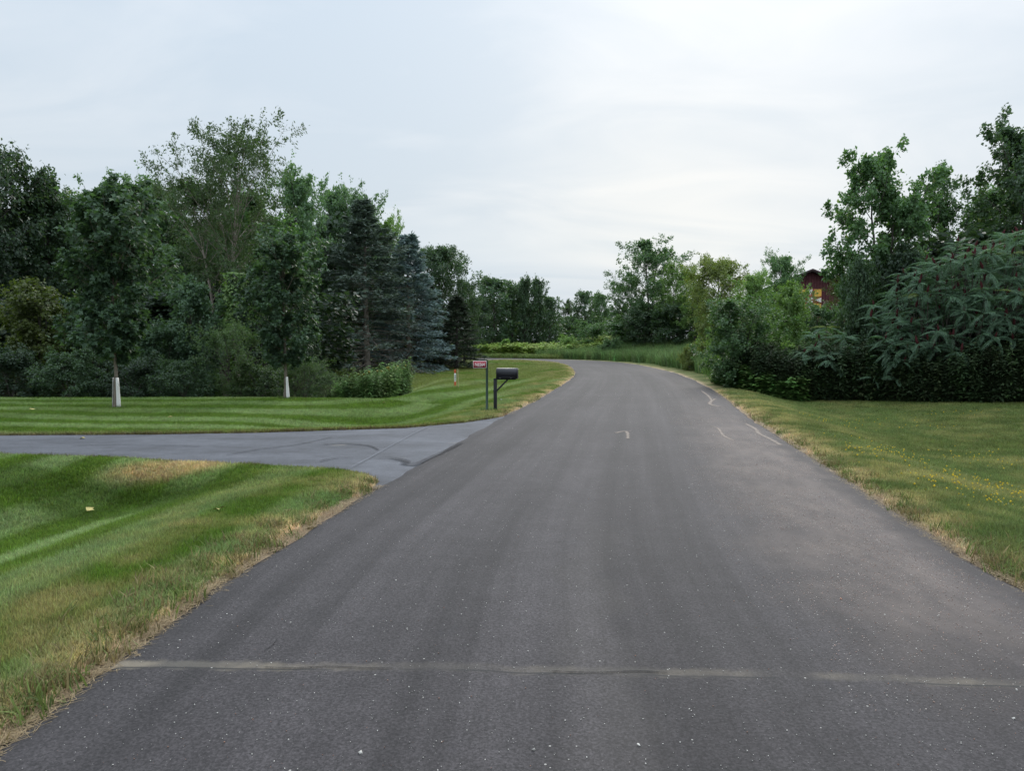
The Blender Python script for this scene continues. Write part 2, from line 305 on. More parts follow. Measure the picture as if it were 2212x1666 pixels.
def asphalt(name, base, uvmode, driveway=False):
    m = bpy.data.materials.new(name); m.use_nodes = True; t = m.node_tree; b = t.nodes['Principled BSDF']
    uv = N(t, 'ShaderNodeUVMap', uv_map='UVMap'); co = N(t, 'ShaderNodeTexCoord')
    s = N(t, 'ShaderNodeSeparateXYZ'); t.links.new(uv.outputs[0], s.inputs[0]); u, v = s.outputs[0], s.outputs[1]
    def noise(scale, det=4, vec=None, sx=1, sy=1, rough=.6):
        mp = N(t, 'ShaderNodeMapping'); mp.inputs['Scale'].default_value = (sx, sy, 1); t.links.new(vec or uv.outputs[0], mp.inputs[0])
        q = N(t, 'ShaderNodeTexNoise'); q.inputs['Scale'].default_value = scale; q.inputs['Detail'].default_value = det; q.inputs['Roughness'].default_value = rough
        t.links.new(mp.outputs[0], q.inputs['Vector']); return q.outputs[0]
    def rng_(x, a, b_, c=0., d=1.):
        q = N(t, 'ShaderNodeMapRange'); q.interpolation_type = 'SMOOTHSTEP'
        for i, k in enumerate((a, b_, c, d)): q.inputs[i + 1].default_value = k
        t.links.new(x, q.inputs[0]); return q.outputs[0]
    def mixc(f, a, c):
        q = N(t, 'ShaderNodeMixRGB')
        for i, k in enumerate((f, a, c)):
            if isinstance(k, tuple): q.inputs[i].default_value = (*k, 1)
            elif isinstance(k, (int, float)): q.inputs[i].default_value = k
            else: t.links.new(k, q.inputs[i])
        return q.outputs[0]
    def mulc(c, f):
        q = N(t, 'ShaderNodeMixRGB', blend_type='MULTIPLY'); q.inputs[0].default_value = 1; t.links.new(c, q.inputs[1]); t.links.new(f, q.inputs[2]); return q.outputs[0]
    big = noise(.35, 4); fine = noise(55, 3, rough=.8); mid = noise(3.5, 5)
    col = mixc(rng_(big, .35, .65), tuple(x * .88 for x in base), tuple(x * 1.12 for x in base))
    col = mulc(col, rng_(fine, .28, .72, .55, 1.5)); col = mulc(col, rng_(mid, .3, .7, .9, 1.1))
    if not driveway:
        # long streaks left by traffic
        vor = N(t, 'ShaderNodeTexVoronoi'); vor.inputs['Scale'].default_value = 85; t.links.new(uv.outputs[0], vor.inputs['Vector']); sv_ = N(t, 'ShaderNodeSeparateColor'); t.links.new(vor.outputs['Color'], sv_.inputs[0]); col = mulc(col, rng_(sv_.outputs[0], 0, 1, .72, 1.34))
        stk2 = noise(1.0, 6, sx=3.2, sy=.06, rough=.7); col = mulc(col, rng_(stk2, .3, .7, .80, 1.26))
        blot = noise(1.3, 6, sx=1, sy=.6, rough=.75); col = mixc(rng_(blot, .60, .72, 0, .5), col, (.022, .022, .026))
        stk = noise(1.0, 4, sx=1.3, sy=.04); col = mulc(col, rng_(stk, .3, .7, .72, 1.35))
        # dusty wheel track and the sandy right-hand side
        warp = M(t, 'MULTIPLY', M(t, 'SUBTRACT', noise(.8, 4), .5), 1.2); uw = M(t, 'ADD', u, warp)
        tr1 = M(t, 'MULTIPLY', M(t, 'SUBTRACT', 1.0, rng_(M(t, 'ABSOLUTE', M(t, 'ADD', uw, .25)), .05, .35), clamp=True), rng_(v, 5, 10, .06, .0))
        col = mixc(tr1, col, (.17, .15, .12))
        sandn = rng_(noise(2.2, 6, sx=1, sy=.5, rough=.7), .3, .75)
        sm = M(t, 'MULTIPLY', rng_(uw, 1.0, 2.1), M(t, 'MULTIPLY', M(t, 'MULTIPLY', rng_(v, 3, 6), rng_(v, 14, 24, 1., .25)), M(t, 'MULTIPLY_ADD', sandn, .6, .3)))
        sm = M(t, 'MULTIPLY', sm, rng_(uw, 2.75, 3.1, 1., .25))
        col = mixc(M(t, 'MULTIPLY', sm, .8), col, (.165, .132, .114))
        # sand packed in the transverse joints
        jw = M(t, 'ADD', v, M(t, 'MULTIPLY', M(t, 'SUBTRACT', noise(.5, 3), .5), .2))
        for v0, hw, a in ((4.09, .05, .9), (24.7, .05, .34)):
            vs_ = M(t, 'MULTIPLY_ADD', u, .004, jw); en = M(t, 'MULTIPLY', M(t, 'SUBTRACT', noise(9, 5), .5), .13)
            j = M(t, 'SUBTRACT', 1.0, rng_(M(t, 'ADD', M(t, 'ABSOLUTE', M(t, 'SUBTRACT', vs_, v0)), en), hw * .3, hw * 1.6), clamp=True)
            uc = M(t, 'MULTIPLY', M(t, 'ADD', rng_(u, -2.9, -1.6, .8, .30), rng_(u, .8, 2.6, 0, .25)), rng_(noise(1.6, 6), .32, .58, .15, 1.15))
            jc = mixc(rng_(noise(2, 4), .35, .65), (.095, .085, .070), (.22, .185, .135))
            col = mixc(M(t, 'MULTIPLY', M(t, 'MULTIPLY', j, a), uc), col, jc)
            cr = M(t, 'SUBTRACT', 1.0, rng_(M(t, 'ABSOLUTE', M(t, 'SUBTRACT', vs_, v0 - hw * .8)), .004, .014), clamp=True)
            cr = M(t, 'MULTIPLY', cr, rng_(noise(1.7, 3, sx=1, sy=.1), .42, .52)); col = mixc(M(t, 'MULTIPLY', cr, .8 if v0 < 10 else 0.2), col, (.02, .02, .02))
        vo = N(t, 'ShaderNodeTexVoronoi'); vo.inputs['Scale'].default_value = 13; t.links.new(uv.outputs[0], vo.inputs['Vector'])
        sepc = N(t, 'ShaderNodeSeparateColor'); t.links.new(vo.outputs['Color'], sepc.inputs[0])
        dot = M(t, 'MULTIPLY', M(t, 'LESS_THAN', vo.outputs['Distance'], M(t, 'MULTIPLY', sepc.outputs[1], .085)), M(t, 'GREATER_THAN', sepc.outputs[0], .45))
        col = mixc(M(t, 'MULTIPLY', dot, .8), col, (.42, .40, .36))
    else:
        sc_ = noise(.6, 5, vec=co.outputs['Object'], sx=.35, sy=2.2, rough=.7); col = mulc(col, rng_(sc_, .3, .7, .9, 1.1))
        vor = N(t, 'ShaderNodeTexVoronoi'); vor.inputs['Scale'].default_value = 110; t.links.new(uv.outputs[0], vor.inputs['Vector']); sv_ = N(t, 'ShaderNodeSeparateColor'); t.links.new(vor.outputs['Color'], sv_.inputs[0]); col = mulc(col, rng_(sv_.outputs[0], 0, 1, .84, 1.17))
        dk = noise(.9, 6, vec=co.outputs['Object'], sx=.45, sy=1.5, rough=.75); col = mulc(col, rng_(dk, .35, .7, 1.1, .72))
        st = noise(1.4, 5, vec=co.outputs['Object'], sx=.5, sy=1.6); col = mixc(rng_(st, .66, .74, 0, .55), col, (.24, .22, .18))
    t.links.new(col, b.inputs['Base Color']); b.inputs['Roughness'].default_value = .8; b.inputs['Specular IOR Level'].default_value = .38
    bp = N(t, 'ShaderNodeBump'); bp.inputs['Strength'].default_value = .5; bp.inputs['Distance'].default_value = .006
    t.links.new(fine, bp.inputs['Height']); t.links.new(bp.outputs[0], b.inputs['Normal'])
    return m
m_road = asphalt('road_asphalt', (.0315, .0280, .0290), 'r')
m_drive = asphalt('driveway_asphalt', (.082, .086, .098), 'd', True)

# ------------------------------------------------------------------ ground sheet
def axis(segs):
    a = [segs[0][0]]
    for s0, s1, st in segs:
        n = max(1, int(round((s1 - s0) / st))); a += list(s0 + (s1 - s0) * (np.arange(n) + 1) / n)
    return np.array(a)
gx = axis([(-900, -200, 60), (-200, -60, 8), (-60, -25, 1.5), (-25, -12, .4), (-12, 11, .13), (11, 25, .4), (25, 60, 1.5), (60, 200, 8), (200, 900, 60)])
gy = axis([(-60, -10, 8), (-10, 2, .8), (2, 24, .13), (24, 50, .4), (50, 110, .8), (110, 260, 8), (260, 1500, 70)])
X, Y = np.meshgrid(gx, gy); xf, yf = X.ravel(), Y.ravel()
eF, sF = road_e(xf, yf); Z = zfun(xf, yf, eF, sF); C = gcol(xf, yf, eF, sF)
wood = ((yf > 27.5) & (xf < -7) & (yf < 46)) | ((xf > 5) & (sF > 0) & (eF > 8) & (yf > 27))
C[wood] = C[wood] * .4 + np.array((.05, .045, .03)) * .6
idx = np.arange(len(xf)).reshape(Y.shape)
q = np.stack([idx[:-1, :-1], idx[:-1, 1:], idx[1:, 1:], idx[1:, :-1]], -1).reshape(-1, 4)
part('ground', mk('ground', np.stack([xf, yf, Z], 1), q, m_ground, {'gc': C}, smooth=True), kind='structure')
# ------------------------------------------------------------------ road
T = nrm(np.gradient(CL, axis=0)); Nn = np.stack([T[:, 1], -T[:, 0]], 1)
fineCL = smooth_line(CL[(CL[:, 1] > -20)][:150], .12); far = CL[(CL[:, 1] > -20)][150:]
L_ = np.concatenate([fineCL, far[1:]]); T = nrm(np.gradient(L_, axis=0)); Nn = np.stack([T[:, 1], -T[:, 0]], 1)
acr = np.array([-1, -.97, -.9, -.6, -.3, 0, .3, .6, .9, .97, 1.0]); sv = np.concatenate([[0], np.cumsum(np.linalg.norm(np.diff(L_, axis=0), axis=1))])
i0 = np.argmin(np.abs(L_[:, 1] - 0) + (np.abs(L_[:, 0]) > 3) * 99); sv = sv - sv[i0]
vs, uvs = [], []
for k, a in enumerate(acr):
    wob = ((fbm(L_[:, 0] + 5 * np.sign(a), L_[:, 1], .7, 31) - .5) * .16 + (fbm(L_[:, 0], L_[:, 1], 4, 33 + int(a > 0)) - .5) * .22) * (abs(a) > .95)
    off = a * HW + np.sign(a) * wob
    z = np.full(len(L_), .0) + .03 * (1 - a * a); z[:] = z - (.03 if abs(a) == 1 else 0)
    vs.append(np.stack([L_[:, 0] + Nn[:, 0] * off, L_[:, 1] + Nn[:, 1] * off, z], 1)); uvs.append(np.stack([off, sv], 1))
vs = np.stack(vs, 1); uvs = np.stack(uvs, 1); idx = np.arange(vs.shape[0] * len(acr)).reshape(vs.shape[:2])
q = np.stack([idx[:-1, :-1], idx[:-1, 1:], idx[1:, 1:], idx[1:, :-1]], -1).reshape(-1, 4)
road = part('road', mk('road', vs.reshape(-1, 3), q, m_road, uv=uvs.reshape(-1, 2), smooth=True), kind='structure')
# driveway
xs = np.concatenate([np.linspace(-60, -14, 20), np.linspace(-13.8, 1.9, 130)]); yn = np.interp(xs, dw_near[:, 0], dw_near[:, 1]); yf_ = np.interp(xs, dw_far[:, 0], dw_far[:, 1])
yn = np.where(xs > -1.9, 9.6, yn) + (fbm(xs, xs * 0, .6, 41) - .5) * .1; yf_ = yf_ + (fbm(xs, xs * 0 + 4, .6, 42) - .5) * .1
tt = np.linspace(0, 1, 14); P = np.stack([np.repeat(xs[:, None], 14, 1), yn[:, None] + (yf_ - yn)[:, None] * tt, np.zeros((len(xs), 14))], -1)
ee, _ = road_e(P[..., 0], P[..., 1]); ee = ee.reshape(P.shape[:2]); P[..., 2] = -.012 - .02 * (1 - ss(-.1, .05, ee)) + .012 * np.sin(tt * np.pi) * ss(.1, 1, ee)
idx = np.arange(len(xs) * 14).reshape(len(xs), 14); q = np.stack([idx[:-1, :-1], idx[1:, :-1], idx[1:, 1:], idx[:-1, 1:]], -1).reshape(-1, 4)
keep = ee.ravel()[q].max(1) > -.5; q = q[keep]
drive = part('driveway', mk('driveway', P.reshape(-1, 3), q, m_drive, uv=P.reshape(-1, 3)[:, :2], smooth=True), kind='structure')
def ribbon(name, pts, wd, m, z, parent, seed=0):
    p = smooth_line(np.array(pts, float), .06); T = nrm(np.gradient(p, axis=0)); n = np.stack([-T[:, 1], T[:, 0]], 1)
    s = np.linspace(0, 1, len(p)); hw = wd * .5 * np.clip(np.sin(s * np.pi) * 4, 0.05, 1) * (.6 + .8 * fbm(p[:, 0], p[:, 1], .15, seed, 3))
    zz = z if np.ndim(z) else np.full(len(p), z)
    if parent.name.startswith('road'): zz = zz - RZ + .03 * (1 - np.clip((road_e(p[:, 0], p[:, 1])[0] + HW) / HW, 0, 1) ** 2)
    v = np.stack([np.c_[p + n * hw[:, None] * a, zz] for a in (1, .5, 0, -.5, -1)], 1).reshape(-1, 3); ed = np.tile([0, .8, 1, .8, 0], len(p)) * np.repeat(np.clip(np.sin(s * np.pi) * 3, 0, 1), 5)
    idx = np.arange(len(p) * 5).reshape(-1, 5)
    return part(name, mk(name, v, np.stack([idx[:-1, :-1], idx[:-1, 1:], idx[1:, 1:], idx[1:, :-1]], -1).reshape(-1, 4), m, {'ed': ed}), parent)
def decal(name, col, a):
    m = mat(name, col, .85, .2); t = m.node_tree; o = t.nodes['Material Output']; co = N(t, 'ShaderNodeTexCoord')
    n = N(t, 'ShaderNodeTexNoise'); n.inputs['Scale'].default_value = 22; n.inputs['Detail'].default_value = 6; n.inputs['Roughness'].default_value = .75; t.links.new(co.outputs['Object'], n.inputs['Vector'])
    at = N(t, 'ShaderNodeAttribute', attribute_name='ed'); r = N(t, 'ShaderNodeMapRange'); r.inputs[1].default_value = .75; r.inputs[2].default_value = 1.25; r.inputs[4].default_value = a
    t.links.new(M(t, 'ADD', M(t, 'MULTIPLY', n.outputs[0], 1.2), M(t, 'MULTIPLY', at.outputs['Fac'], .6)), r.inputs[0])
    ms = N(t, 'ShaderNodeMixShader'); tr = N(t, 'ShaderNodeBsdfTransparent'); t.links.new(r.outputs[0], ms.inputs[0]); t.links.new(tr.outputs[0], ms.inputs[1]); t.links.new(t.nodes['Principled BSDF'].outputs[0], ms.inputs[2]); t.links.new(ms.outputs[0], o.inputs[0]); return m
m_skid = decal('tyre_rubber_mark', (.035, .036, .04), .75); m_sandst = decal('washed_sand', (.27, .225, .19), 1.0); m_seam = decal('driveway_seam', (.19, .20, .215), .45)
def gp(a, b):  # point of the flat road surface behind a picture point of the 2212 px wide photograph
    th = R_(3.42); vx = (a - 1106) / 1555; vz = (833 - b) / 1555
    dy = math.cos(th) + vz * math.sin(th); dz = -math.sin(th) + vz * math.cos(th); k = -CAMH / dz
    return (vx * k, dy * k)
ribbon('tyre_mark', [gp(800, 992), gp(845, 991), gp(880, 998), gp(872, 1003), gp(893, 1004), gp(930, 990), gp(968, 973), gp(998, 957)], .16, m_skid, .016, drive, 1)
ribbon('tyre_mark', [gp(690, 962), gp(745, 960), gp(795, 964), gp(818, 974)], .09, m_skid, .016, drive, 2)
ribbon('tyre_mark', [gp(480, 985), gp(560, 972), gp(640, 962), gp(720, 945)], .06, m_skid, .016, drive, 3)
ribbon('tyre_mark', [gp(690, 998), gp(730, 990), gp(765, 990)], .07, m_skid, .016, drive, 4)
ribbon('tyre_mark', [gp(150, 965), gp(300, 962), gp(440, 966)], .05, m_skid, .016, drive, 5)
ribbon('seam', [gp(745, 1018), gp(800, 990), gp(850, 962), gp(900, 935), gp(935, 918)], .05, m_seam, .018, drive, 6)
RZ = .03
for pts, wd in (([gp(1608, 915), gp(1632, 928), gp(1640, 938), gp(1665, 950), gp(1690, 965)], .14), ([gp(1525, 922), gp(1545, 925), gp(1565, 945), gp(1588, 955)], .10),
                ([gp(1515, 845), gp(1530, 856), gp(1538, 868)], .16), ([gp(1545, 862), gp(1535, 875), gp(1560, 880)], .2), ([gp(1326, 940), gp(1350, 935), gp(1356, 952)], .12), ([gp(1350, 935), gp(1368, 934)], .05)):
    ribbon('sand_streak', pts, wd, m_sandst, RZ + .004, road, int(wd * 99))
m_crack = decal('crack', (.014, .014, .014), .7); m_stain = decal('dark_stain', (.022, .022, .025), .35)
for pts, wd in (([gp(560, 1448), gp(640, 1452), gp(700, 1449), gp(790, 1453), (gp(860, 1455))], .02), ([gp(1180, 1462), gp(1280, 1466), gp(1380, 1463), gp(1450, 1467)], .02), ([gp(560, 1420), gp(590, 1400), gp(600, 1385)], .012)):
    ribbon('crack', pts, wd, m_crack, RZ + .006, road, 7)
# distant strip of the far driveway seen between the trunks
m_conc = mat('pale_gravel', (.42, .38, .31), .9, .1, (4, .2))
pxs = [px(640, 62), px(780, 60)]
part('path', mk('path', [(-24, 61.5, .06), (-10.5, 58.5, .06), (-10.2, 61.0, .10), (-24, 64.6, .10)], np.array([[0, 1, 2, 3]]), m_conc), kind='structure')

# ------------------------------------------------------------------ vegetation machinery
LEAVES = {
    'leaflet': (np.array([(0, 0, 0), (-.10, .42, .04), (0, 1, -.12), (.10, .42, .04)]), np.array([(0, 1, 2), (0, 2, 3)])),
    'oval': (np.array([(0, 0, 0), (-.34, .5, .10), (0, 1, -.05), (.34, .5, .10)]), np.array([(0, 1, 2), (0, 2, 3)])),
    'narrow': (np.array([(0, 0, 0), (-.18, .45, .06), (0, 1, -.12), (.18, .45, .06)]), np.array([(0, 1, 2), (0, 2, 3)])),
    'needle': (np.array([(0, 0, 0), (-.13, .4, .03), (0, 1, 0), (.13, .4, .03)]), np.array([(0, 1, 2), (0, 2, 3)])),
    'maple': (np.array([(0, 0, 0), (-.58, .42, .02), (-.24, .50, .06), (0, 1, -.08), (.24, .50, .06), (.58, .42, .02)]), np.array([(0, 2, 1), (0, 3, 2), (0, 4, 3), (0, 5, 4)])),
}
def leaf_mesh(pos, nor, axis_, size, kind, lv):
    V, F = LEAVES[kind]; ax = nrm(axis_ - nor * (axis_ * nor).sum(-1, keepdims=True)); bx = np.cross(ax, nor)
    W = pos[:, None] + size[:, None, None] * (V[None, :, 0:1] * bx[:, None] + V[None, :, 1:2] * ax[:, None] + V[None, :, 2:3] * nor[:, None])
    n = len(pos); k = len(V); f = (F[None] + (np.arange(n) * k)[:, None, None]).reshape(-1, 3)
    return W.reshape(-1, 3), f, np.repeat(lv, k)
def rv(r, n, s=1.): return r.normal(0, s, (n, 3))
SH = {
    'round': lambda t: np.sin(np.pi * np.clip(.10 + .84 * t, 0, 1)) ** .65,
    'egg': lambda t: np.sin(np.pi * np.clip(.22 + .76 * t, 0, 1)) ** .8,
    'vase': lambda t: (.35 + .65 * np.sin(np.pi * np.clip(.0 + .72 * t, 0, 1))),
    'cone': lambda t: .97 * (1 - t) ** .8 + .03,
    'bush': lambda t: np.sqrt(np.clip(1 - .92 * t ** 2.4, 0, 1)),
    'drop': lambda t: np.interp(t, [0, .12, .35, .6, .85, 1], [.5, .85, 1.0, .72, .42, .22]),
    'post': lambda t: np.interp(t, [0, .12, .35, .65, .88, 1], [.6, .85, 1.0, .9, .62, .25]),
    'upright': lambda t: (np.sin(np.pi * np.clip(.2 + .74 * t, 0, 1)) ** .8),
}
def child(r, P0, D, L, C, n, smin, smax, a0, a1, lf, up, lj=.25):
    """n children on each parent branch (start, direction, length, curvature vector)"""
    m = len(P0) * n; i = np.repeat(np.arange(len(P0)), n)
    s = smin + (smax - smin) * ((np.tile(np.arange(n), len(P0)) + r.random(m)) / n)
    x = L[i] * s; p = P0[i] + D[i] * x[:, None] + C[i] * (x ** 2)[:, None]; t = nrm(D[i] + 2 * C[i] * x[:, None])
    pr = nrm(np.cross(t, rv(r, m))); a = np.radians(r.uniform(a0, a1, m))[:, None]
    d = nrm(t * np.cos(a) + pr * np.sin(a) + np.array([0, 0, up])); l = L[i] * lf * (1.15 - .75 * s) * (1 + lj * r.normal(0, 1, m))
    return p, d, np.clip(l, .05, None), i, s
def curvep(P0, D, L, C, k):
    s = np.linspace(0, 1, k)[None, :, None] * L[:, None, None]
    return P0[:, None] + D[:, None] * s + C[:, None] * s ** 2
def grow(seed, H=10., R=3., cb=.2, n1=40, n2=7, n3=5, nl=10, ls=.12, shape='round', el=(15, 60), up=.12, droop=0., leaf='oval', tr=.13, jit=.14, lf2=.5, lf3=.5,
         stems=1, lean=0., top=.93, flat=.6, gaps=.12, wood3=False, planar=False, bend=.05, outer=0., tipx=.12, limb=.28, drop_leaf=None, lvb=.0):
    r = np.random.default_rng(seed); wood = []
    k0 = 12; z = np.linspace(0, 1, k0); st = []
    for s_ in range(stems):
        az = s_ / stems * 6.283 + r.random(); ln = lean * R if stems > 1 else 0
        wob = np.cumsum(r.normal(0, bend * H * .06, (k0, 2)), 0); wob[0] = 0
        hh = H * top * (1 if s_ == 0 else r.uniform(.75, .97))
        p = np.stack([np.cos(az) * ln * z ** 1.3 + wob[:, 0], np.sin(az) * ln * z ** 1.3 + wob[:, 1], z * hh], 1)
        rad = tr * (1 - z * .9) ** .9 / math.sqrt(stems) ** .6 + .008; rad[0] *= 1.35; st.append(p); wood.append(tubes(p[None], rad[None], 7 if tr > .05 else 5))
    st = np.array(st)
    t = np.clip((np.arange(n1) + r.random(n1)) / n1, 0, .995); hf = cb + (1 - cb) * t; si = r.integers(0, stems, n1)
    f = hf * (k0 - 1); a = np.floor(f).astype(int).clip(0, k0 - 2); w_ = (f - a)[:, None]; P = st[si, a] * (1 - w_) + st[si, a + 1] * w_
    azm = np.arange(n1) * 2.39996 + r.normal(0, .35, n1); elv = np.radians(el[0] + (el[1] - el[0]) * t + r.normal(0, 7, n1))
    D = np.stack([np.cos(azm) * np.cos(elv), np.sin(azm) * np.cos(elv), np.sin(elv)], 1)
    reach = R * SH[shape](t) * r.uniform(1 - gaps * 2.2, 1 + gaps, n1); L = np.minimum(reach / np.maximum(np.cos(elv), .45), ((1.0 - hf) * H * 1.05 + R * tipx) / np.maximum(np.sin(np.abs(elv)), .35))
    L = np.maximum(L, .25)
    Cv = np.zeros((n1, 3)); Cv[:, 2] = (up * .5 - droop) / np.maximum(L, .5) * .5; Cv[:, :2] = r.normal(0, .04, (n1, 2)) / np.maximum(L, .5)[:, None]
    r1 = np.clip(tr * limb * (1 - .6 * t) * (L / R) ** .5, .008, None)
    pc = curvep(P, D, L, Cv, 6); wood.append(tubes(pc, r1[:, None] * np.linspace(1, .22, 6)[None], 4))
    # leader shoots
    P2, D2, L2, i2, s2 = child(r, P, D, L, Cv, n2, .18 + outer * .3, 1.0, 28, 62, lf2, up)
    if planar: D2[:, 2] *= .25; D2 = nrm(D2); D2[:, 2] -= droop * .8; D2 = nrm(D2)
    C2 = np.zeros_like(P2); C2[:, 2] = (up * .4 - droop) / np.maximum(L2, .3) * .4
    r2 = np.clip(r1[i2] * .4 * (1 - .5 * s2), .004, None); wood.append(tubes(curvep(P2, D2, L2, C2, 4), r2[:, None] * np.linspace(1, .3, 4)[None], 3))
    P3, D3, L3, i3, s3 = child(r, P2, D2, L2, C2, n3, .15, 1.0, 25, 60, lf3, up * .7)
    if planar: D3[:, 2] *= .3; D3 = nrm(D3)
    C3 = np.zeros_like(P3); C3[:, 2] = -.1 / np.maximum(L3, .2) * .3
    if wood3: wood.append(tubes(curvep(P3, D3, L3, C3, 2), np.clip(r2[i3] * .45, .0025, None)[:, None] * np.array([[1, .4]]), 3))
    # leaves along twigs, also on the outer ends of the second-level branches
    def put(Pp, Dd, Ll, Cc, n, sm):
        m = len(Pp) * n; i = np.repeat(np.arange(len(Pp)), n); s = r.uniform(sm, 1.08, m); x = Ll[i] * s
        return Pp[i] + Dd[i] * x[:, None] + Cc[i] * (x ** 2)[:, None] + rv(r, m, 1.) * (jit * (.35 + .65 * r.random(m)))[:, None], Dd[i], i
    pa, da, ia = put(P3, D3, L3, C3, nl, .15); pb, db, ib = put(P2, D2, L2, C2, max(2, nl // 2), .45)
    pos = np.concatenate([pa, pb]); dd = np.concatenate([da, db]); cl = np.concatenate([r.random(len(P3))[ia], r.random(len(P2))[ib]])
    if drop_leaf is not None:
        kp = r.random(len(pos)) < drop_leaf(pos, H, R); pos, dd, cl = pos[kp], dd[kp], cl[kp]
    pos = pos[pos[:, 2] > .02] if False else pos
    kz = pos[:, 2] > .03; pos, dd, cl = pos[kz], dd[kz], cl[kz]
    n = len(pos); outw = nrm(pos * np.array([1, 1, 0]) + 1e-6)
    if leaf == 'needle':
        ax = nrm(dd + rv(r, n, .35)); no = nrm(np.cross(ax, rv(r, n)) + np.array([0, 0, .6]))
    else:
        no = nrm(rv(r, n, .55) + np.array([0, 0, flat]) + outw * .35); ax = nrm(dd * .5 + rv(r, n, .5) + outw * .4 - np.array([0, 0, .45]))
    sz = ls * r.uniform(.65, 1.25, n); hgt = pos[:, 2] / H
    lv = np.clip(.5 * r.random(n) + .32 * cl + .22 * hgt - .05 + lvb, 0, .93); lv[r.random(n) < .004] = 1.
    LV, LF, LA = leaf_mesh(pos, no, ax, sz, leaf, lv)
    wv, wq = joinq(wood)
    return dict(wv=wv, wq=wq, lv=LV, lf=LF, la=LA, H=float(np.percentile(pos[:, 2], 99.8)), R=float(np.percentile(np.hypot(pos[:, 0], pos[:, 1]), 96.5)))
PROTO = {}
def proto(kind, leafmat, barkmat, **k):
    g = grow(**k); PROTO[kind] = (mk(kind + '_wood', g['wv'], g['wq'], barkmat, smooth=True), mk(kind + '_leaves', g['lv'], g['lf'], None, {'lv': g['la']}), g['H'], g['R'], leafmat, g)
def variant(kind, leafmat):
    key = (kind, leafmat.name)
    if key not in VAR:
        me = PROTO[kind][1].copy(); me.materials.append(leafmat); VAR[key] = me
    return VAR[key]
VAR = {}; FAM = {'broad': ('broad', 'broad_b', 'broad_n'), 'broad_b': ('broad_b', 'broad', 'broad_n'), 'thicket': ('thicket', 'thicket_n'), 'airy_b': ('airy_b', 'airy_n')}
COUNT = {}
def plant(kind, name, cat, p, d, top, wpx, label, lm=None, group=None, base=None, rot=None, wood_name='trunk', world=None):
    x, y = world if world else (px(p, d), d); asp = (ztop(top, d) - zg(x, y)) / (wpx / 1555 * d / 2)
    kind = min(FAM.get(kind, (kind,)), key=lambda k_: abs(math.log(asp * PROTO[k_][3] / PROTO[k_][2])) + (.12 if k_ != kind else 0))
    wm, lme, H, R, dm, g = PROTO[kind]; x, y = world if world else (px(p, d), d); z0 = zg(x, y) - .03
    hh = ztop(top, d) - z0; rr = wpx / 1555 * d / 2
    COUNT[kind] = COUNT.get(kind, 0) + 1
    o = thing(name, label, cat, (x, y, z0), 0, group)
    s = (rr / R, rr / R, hh / H); rz = rot if rot is not None else (COUNT[kind] * 2.1 + p * .01)
    # nonuniform scale sits on the parts; turning them about Z keeps the height exact
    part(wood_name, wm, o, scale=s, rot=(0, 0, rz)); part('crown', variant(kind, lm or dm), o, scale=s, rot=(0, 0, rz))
    return o

L_dark = leaf_mat('leaf_dark_green', (0.039, 0.074, 0.042), (0.099, 0.163, 0.086), (0.195, 0.221, 0.118))
L_mid = leaf_mat('leaf_mid_green', (0.050, 0.104, 0.048), (0.130, 0.225, 0.099), (0.245, 0.288, 0.129))
L_maple = leaf_mat('leaf_norway_maple', (0.050, 0.092, 0.059), (0.116, 0.188, 0.110), (0.198, 0.253, 0.123), spec=.3, rough=.5)
L_bright = leaf_mat('leaf_bright_green', (0.085, 0.170, 0.049), (0.228, 0.349, 0.108), (0.412, 0.448, 0.146))
L_yellow = leaf_mat('leaf_yellow_green', (0.076, 0.121, 0.036), (0.234, 0.272, 0.084), (0.393, 0.293, 0.105))
L_grey = leaf_mat('leaf_grey_green', (.042, .078, .036), (.110, .170, .072), (.15, .16, .08))
L_drab = leaf_mat('leaf_drab_olive', (.040, .062, .020), (.125, .155, .045), (.2, .17, .05))
L_silver = leaf_mat('leaf_silver_maple', (0.072, 0.144, 0.078), (0.184, 0.301, 0.155), (0.336, 0.407, 0.262), spec=.5)
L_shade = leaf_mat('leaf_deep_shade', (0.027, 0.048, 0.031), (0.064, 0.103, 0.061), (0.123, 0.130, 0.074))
L_blue = leaf_mat('needle_blue', (0.086, 0.135, 0.139), (0.255, 0.333, 0.333), None, .08, .6, .2)
L_olive = leaf_mat('needle_olive', (0.067, 0.100, 0.083), (0.187, 0.240, 0.196), None, .08, .6, .2)
L_fir = leaf_mat('needle_dark', (0.034, 0.052, 0.036), (0.083, 0.111, 0.070), None, .08, .6, .2)
L_sumac = leaf_mat('leaf_sumac', (.055, .115, .072), (.155, .255, .160), None, .25, .55, .3)

proto('broad', L_mid, bark_dark, seed=11, H=11, R=3.6, cb=.10, n1=56, n2=8, n3=5, nl=12, ls=.20, shape='round', el=(0, 62), up=.05, tr=.2, jit=.2, gaps=.16)
proto('broad_b', L_mid, bark_dark, seed=12, H=11, R=3.4, cb=.14, n1=54, n2=8, n3=5, nl=11, ls=.19, shape='egg', el=(5, 60), up=.05, tr=.2, jit=.18, gaps=.22)
proto('broad_n', L_mid, bark_dark, seed=13, H=11, R=2.1, cb=.08, n1=64, n2=7, n3=5, nl=10, ls=.19, shape='egg', el=(5, 66), up=.08, tr=.16, jit=.18, gaps=.25, tipx=.25)
proto('thicket_n', L_dark, bark_dark, seed=64, H=5.5, R=1.4, cb=.03, n1=64, n2=6, n3=4, nl=9, ls=.145, shape='egg', el=(5, 70), tr=.066, jit=.14, gaps=.26, stems=3, lean=.35, leaf='maple', flat=.7)
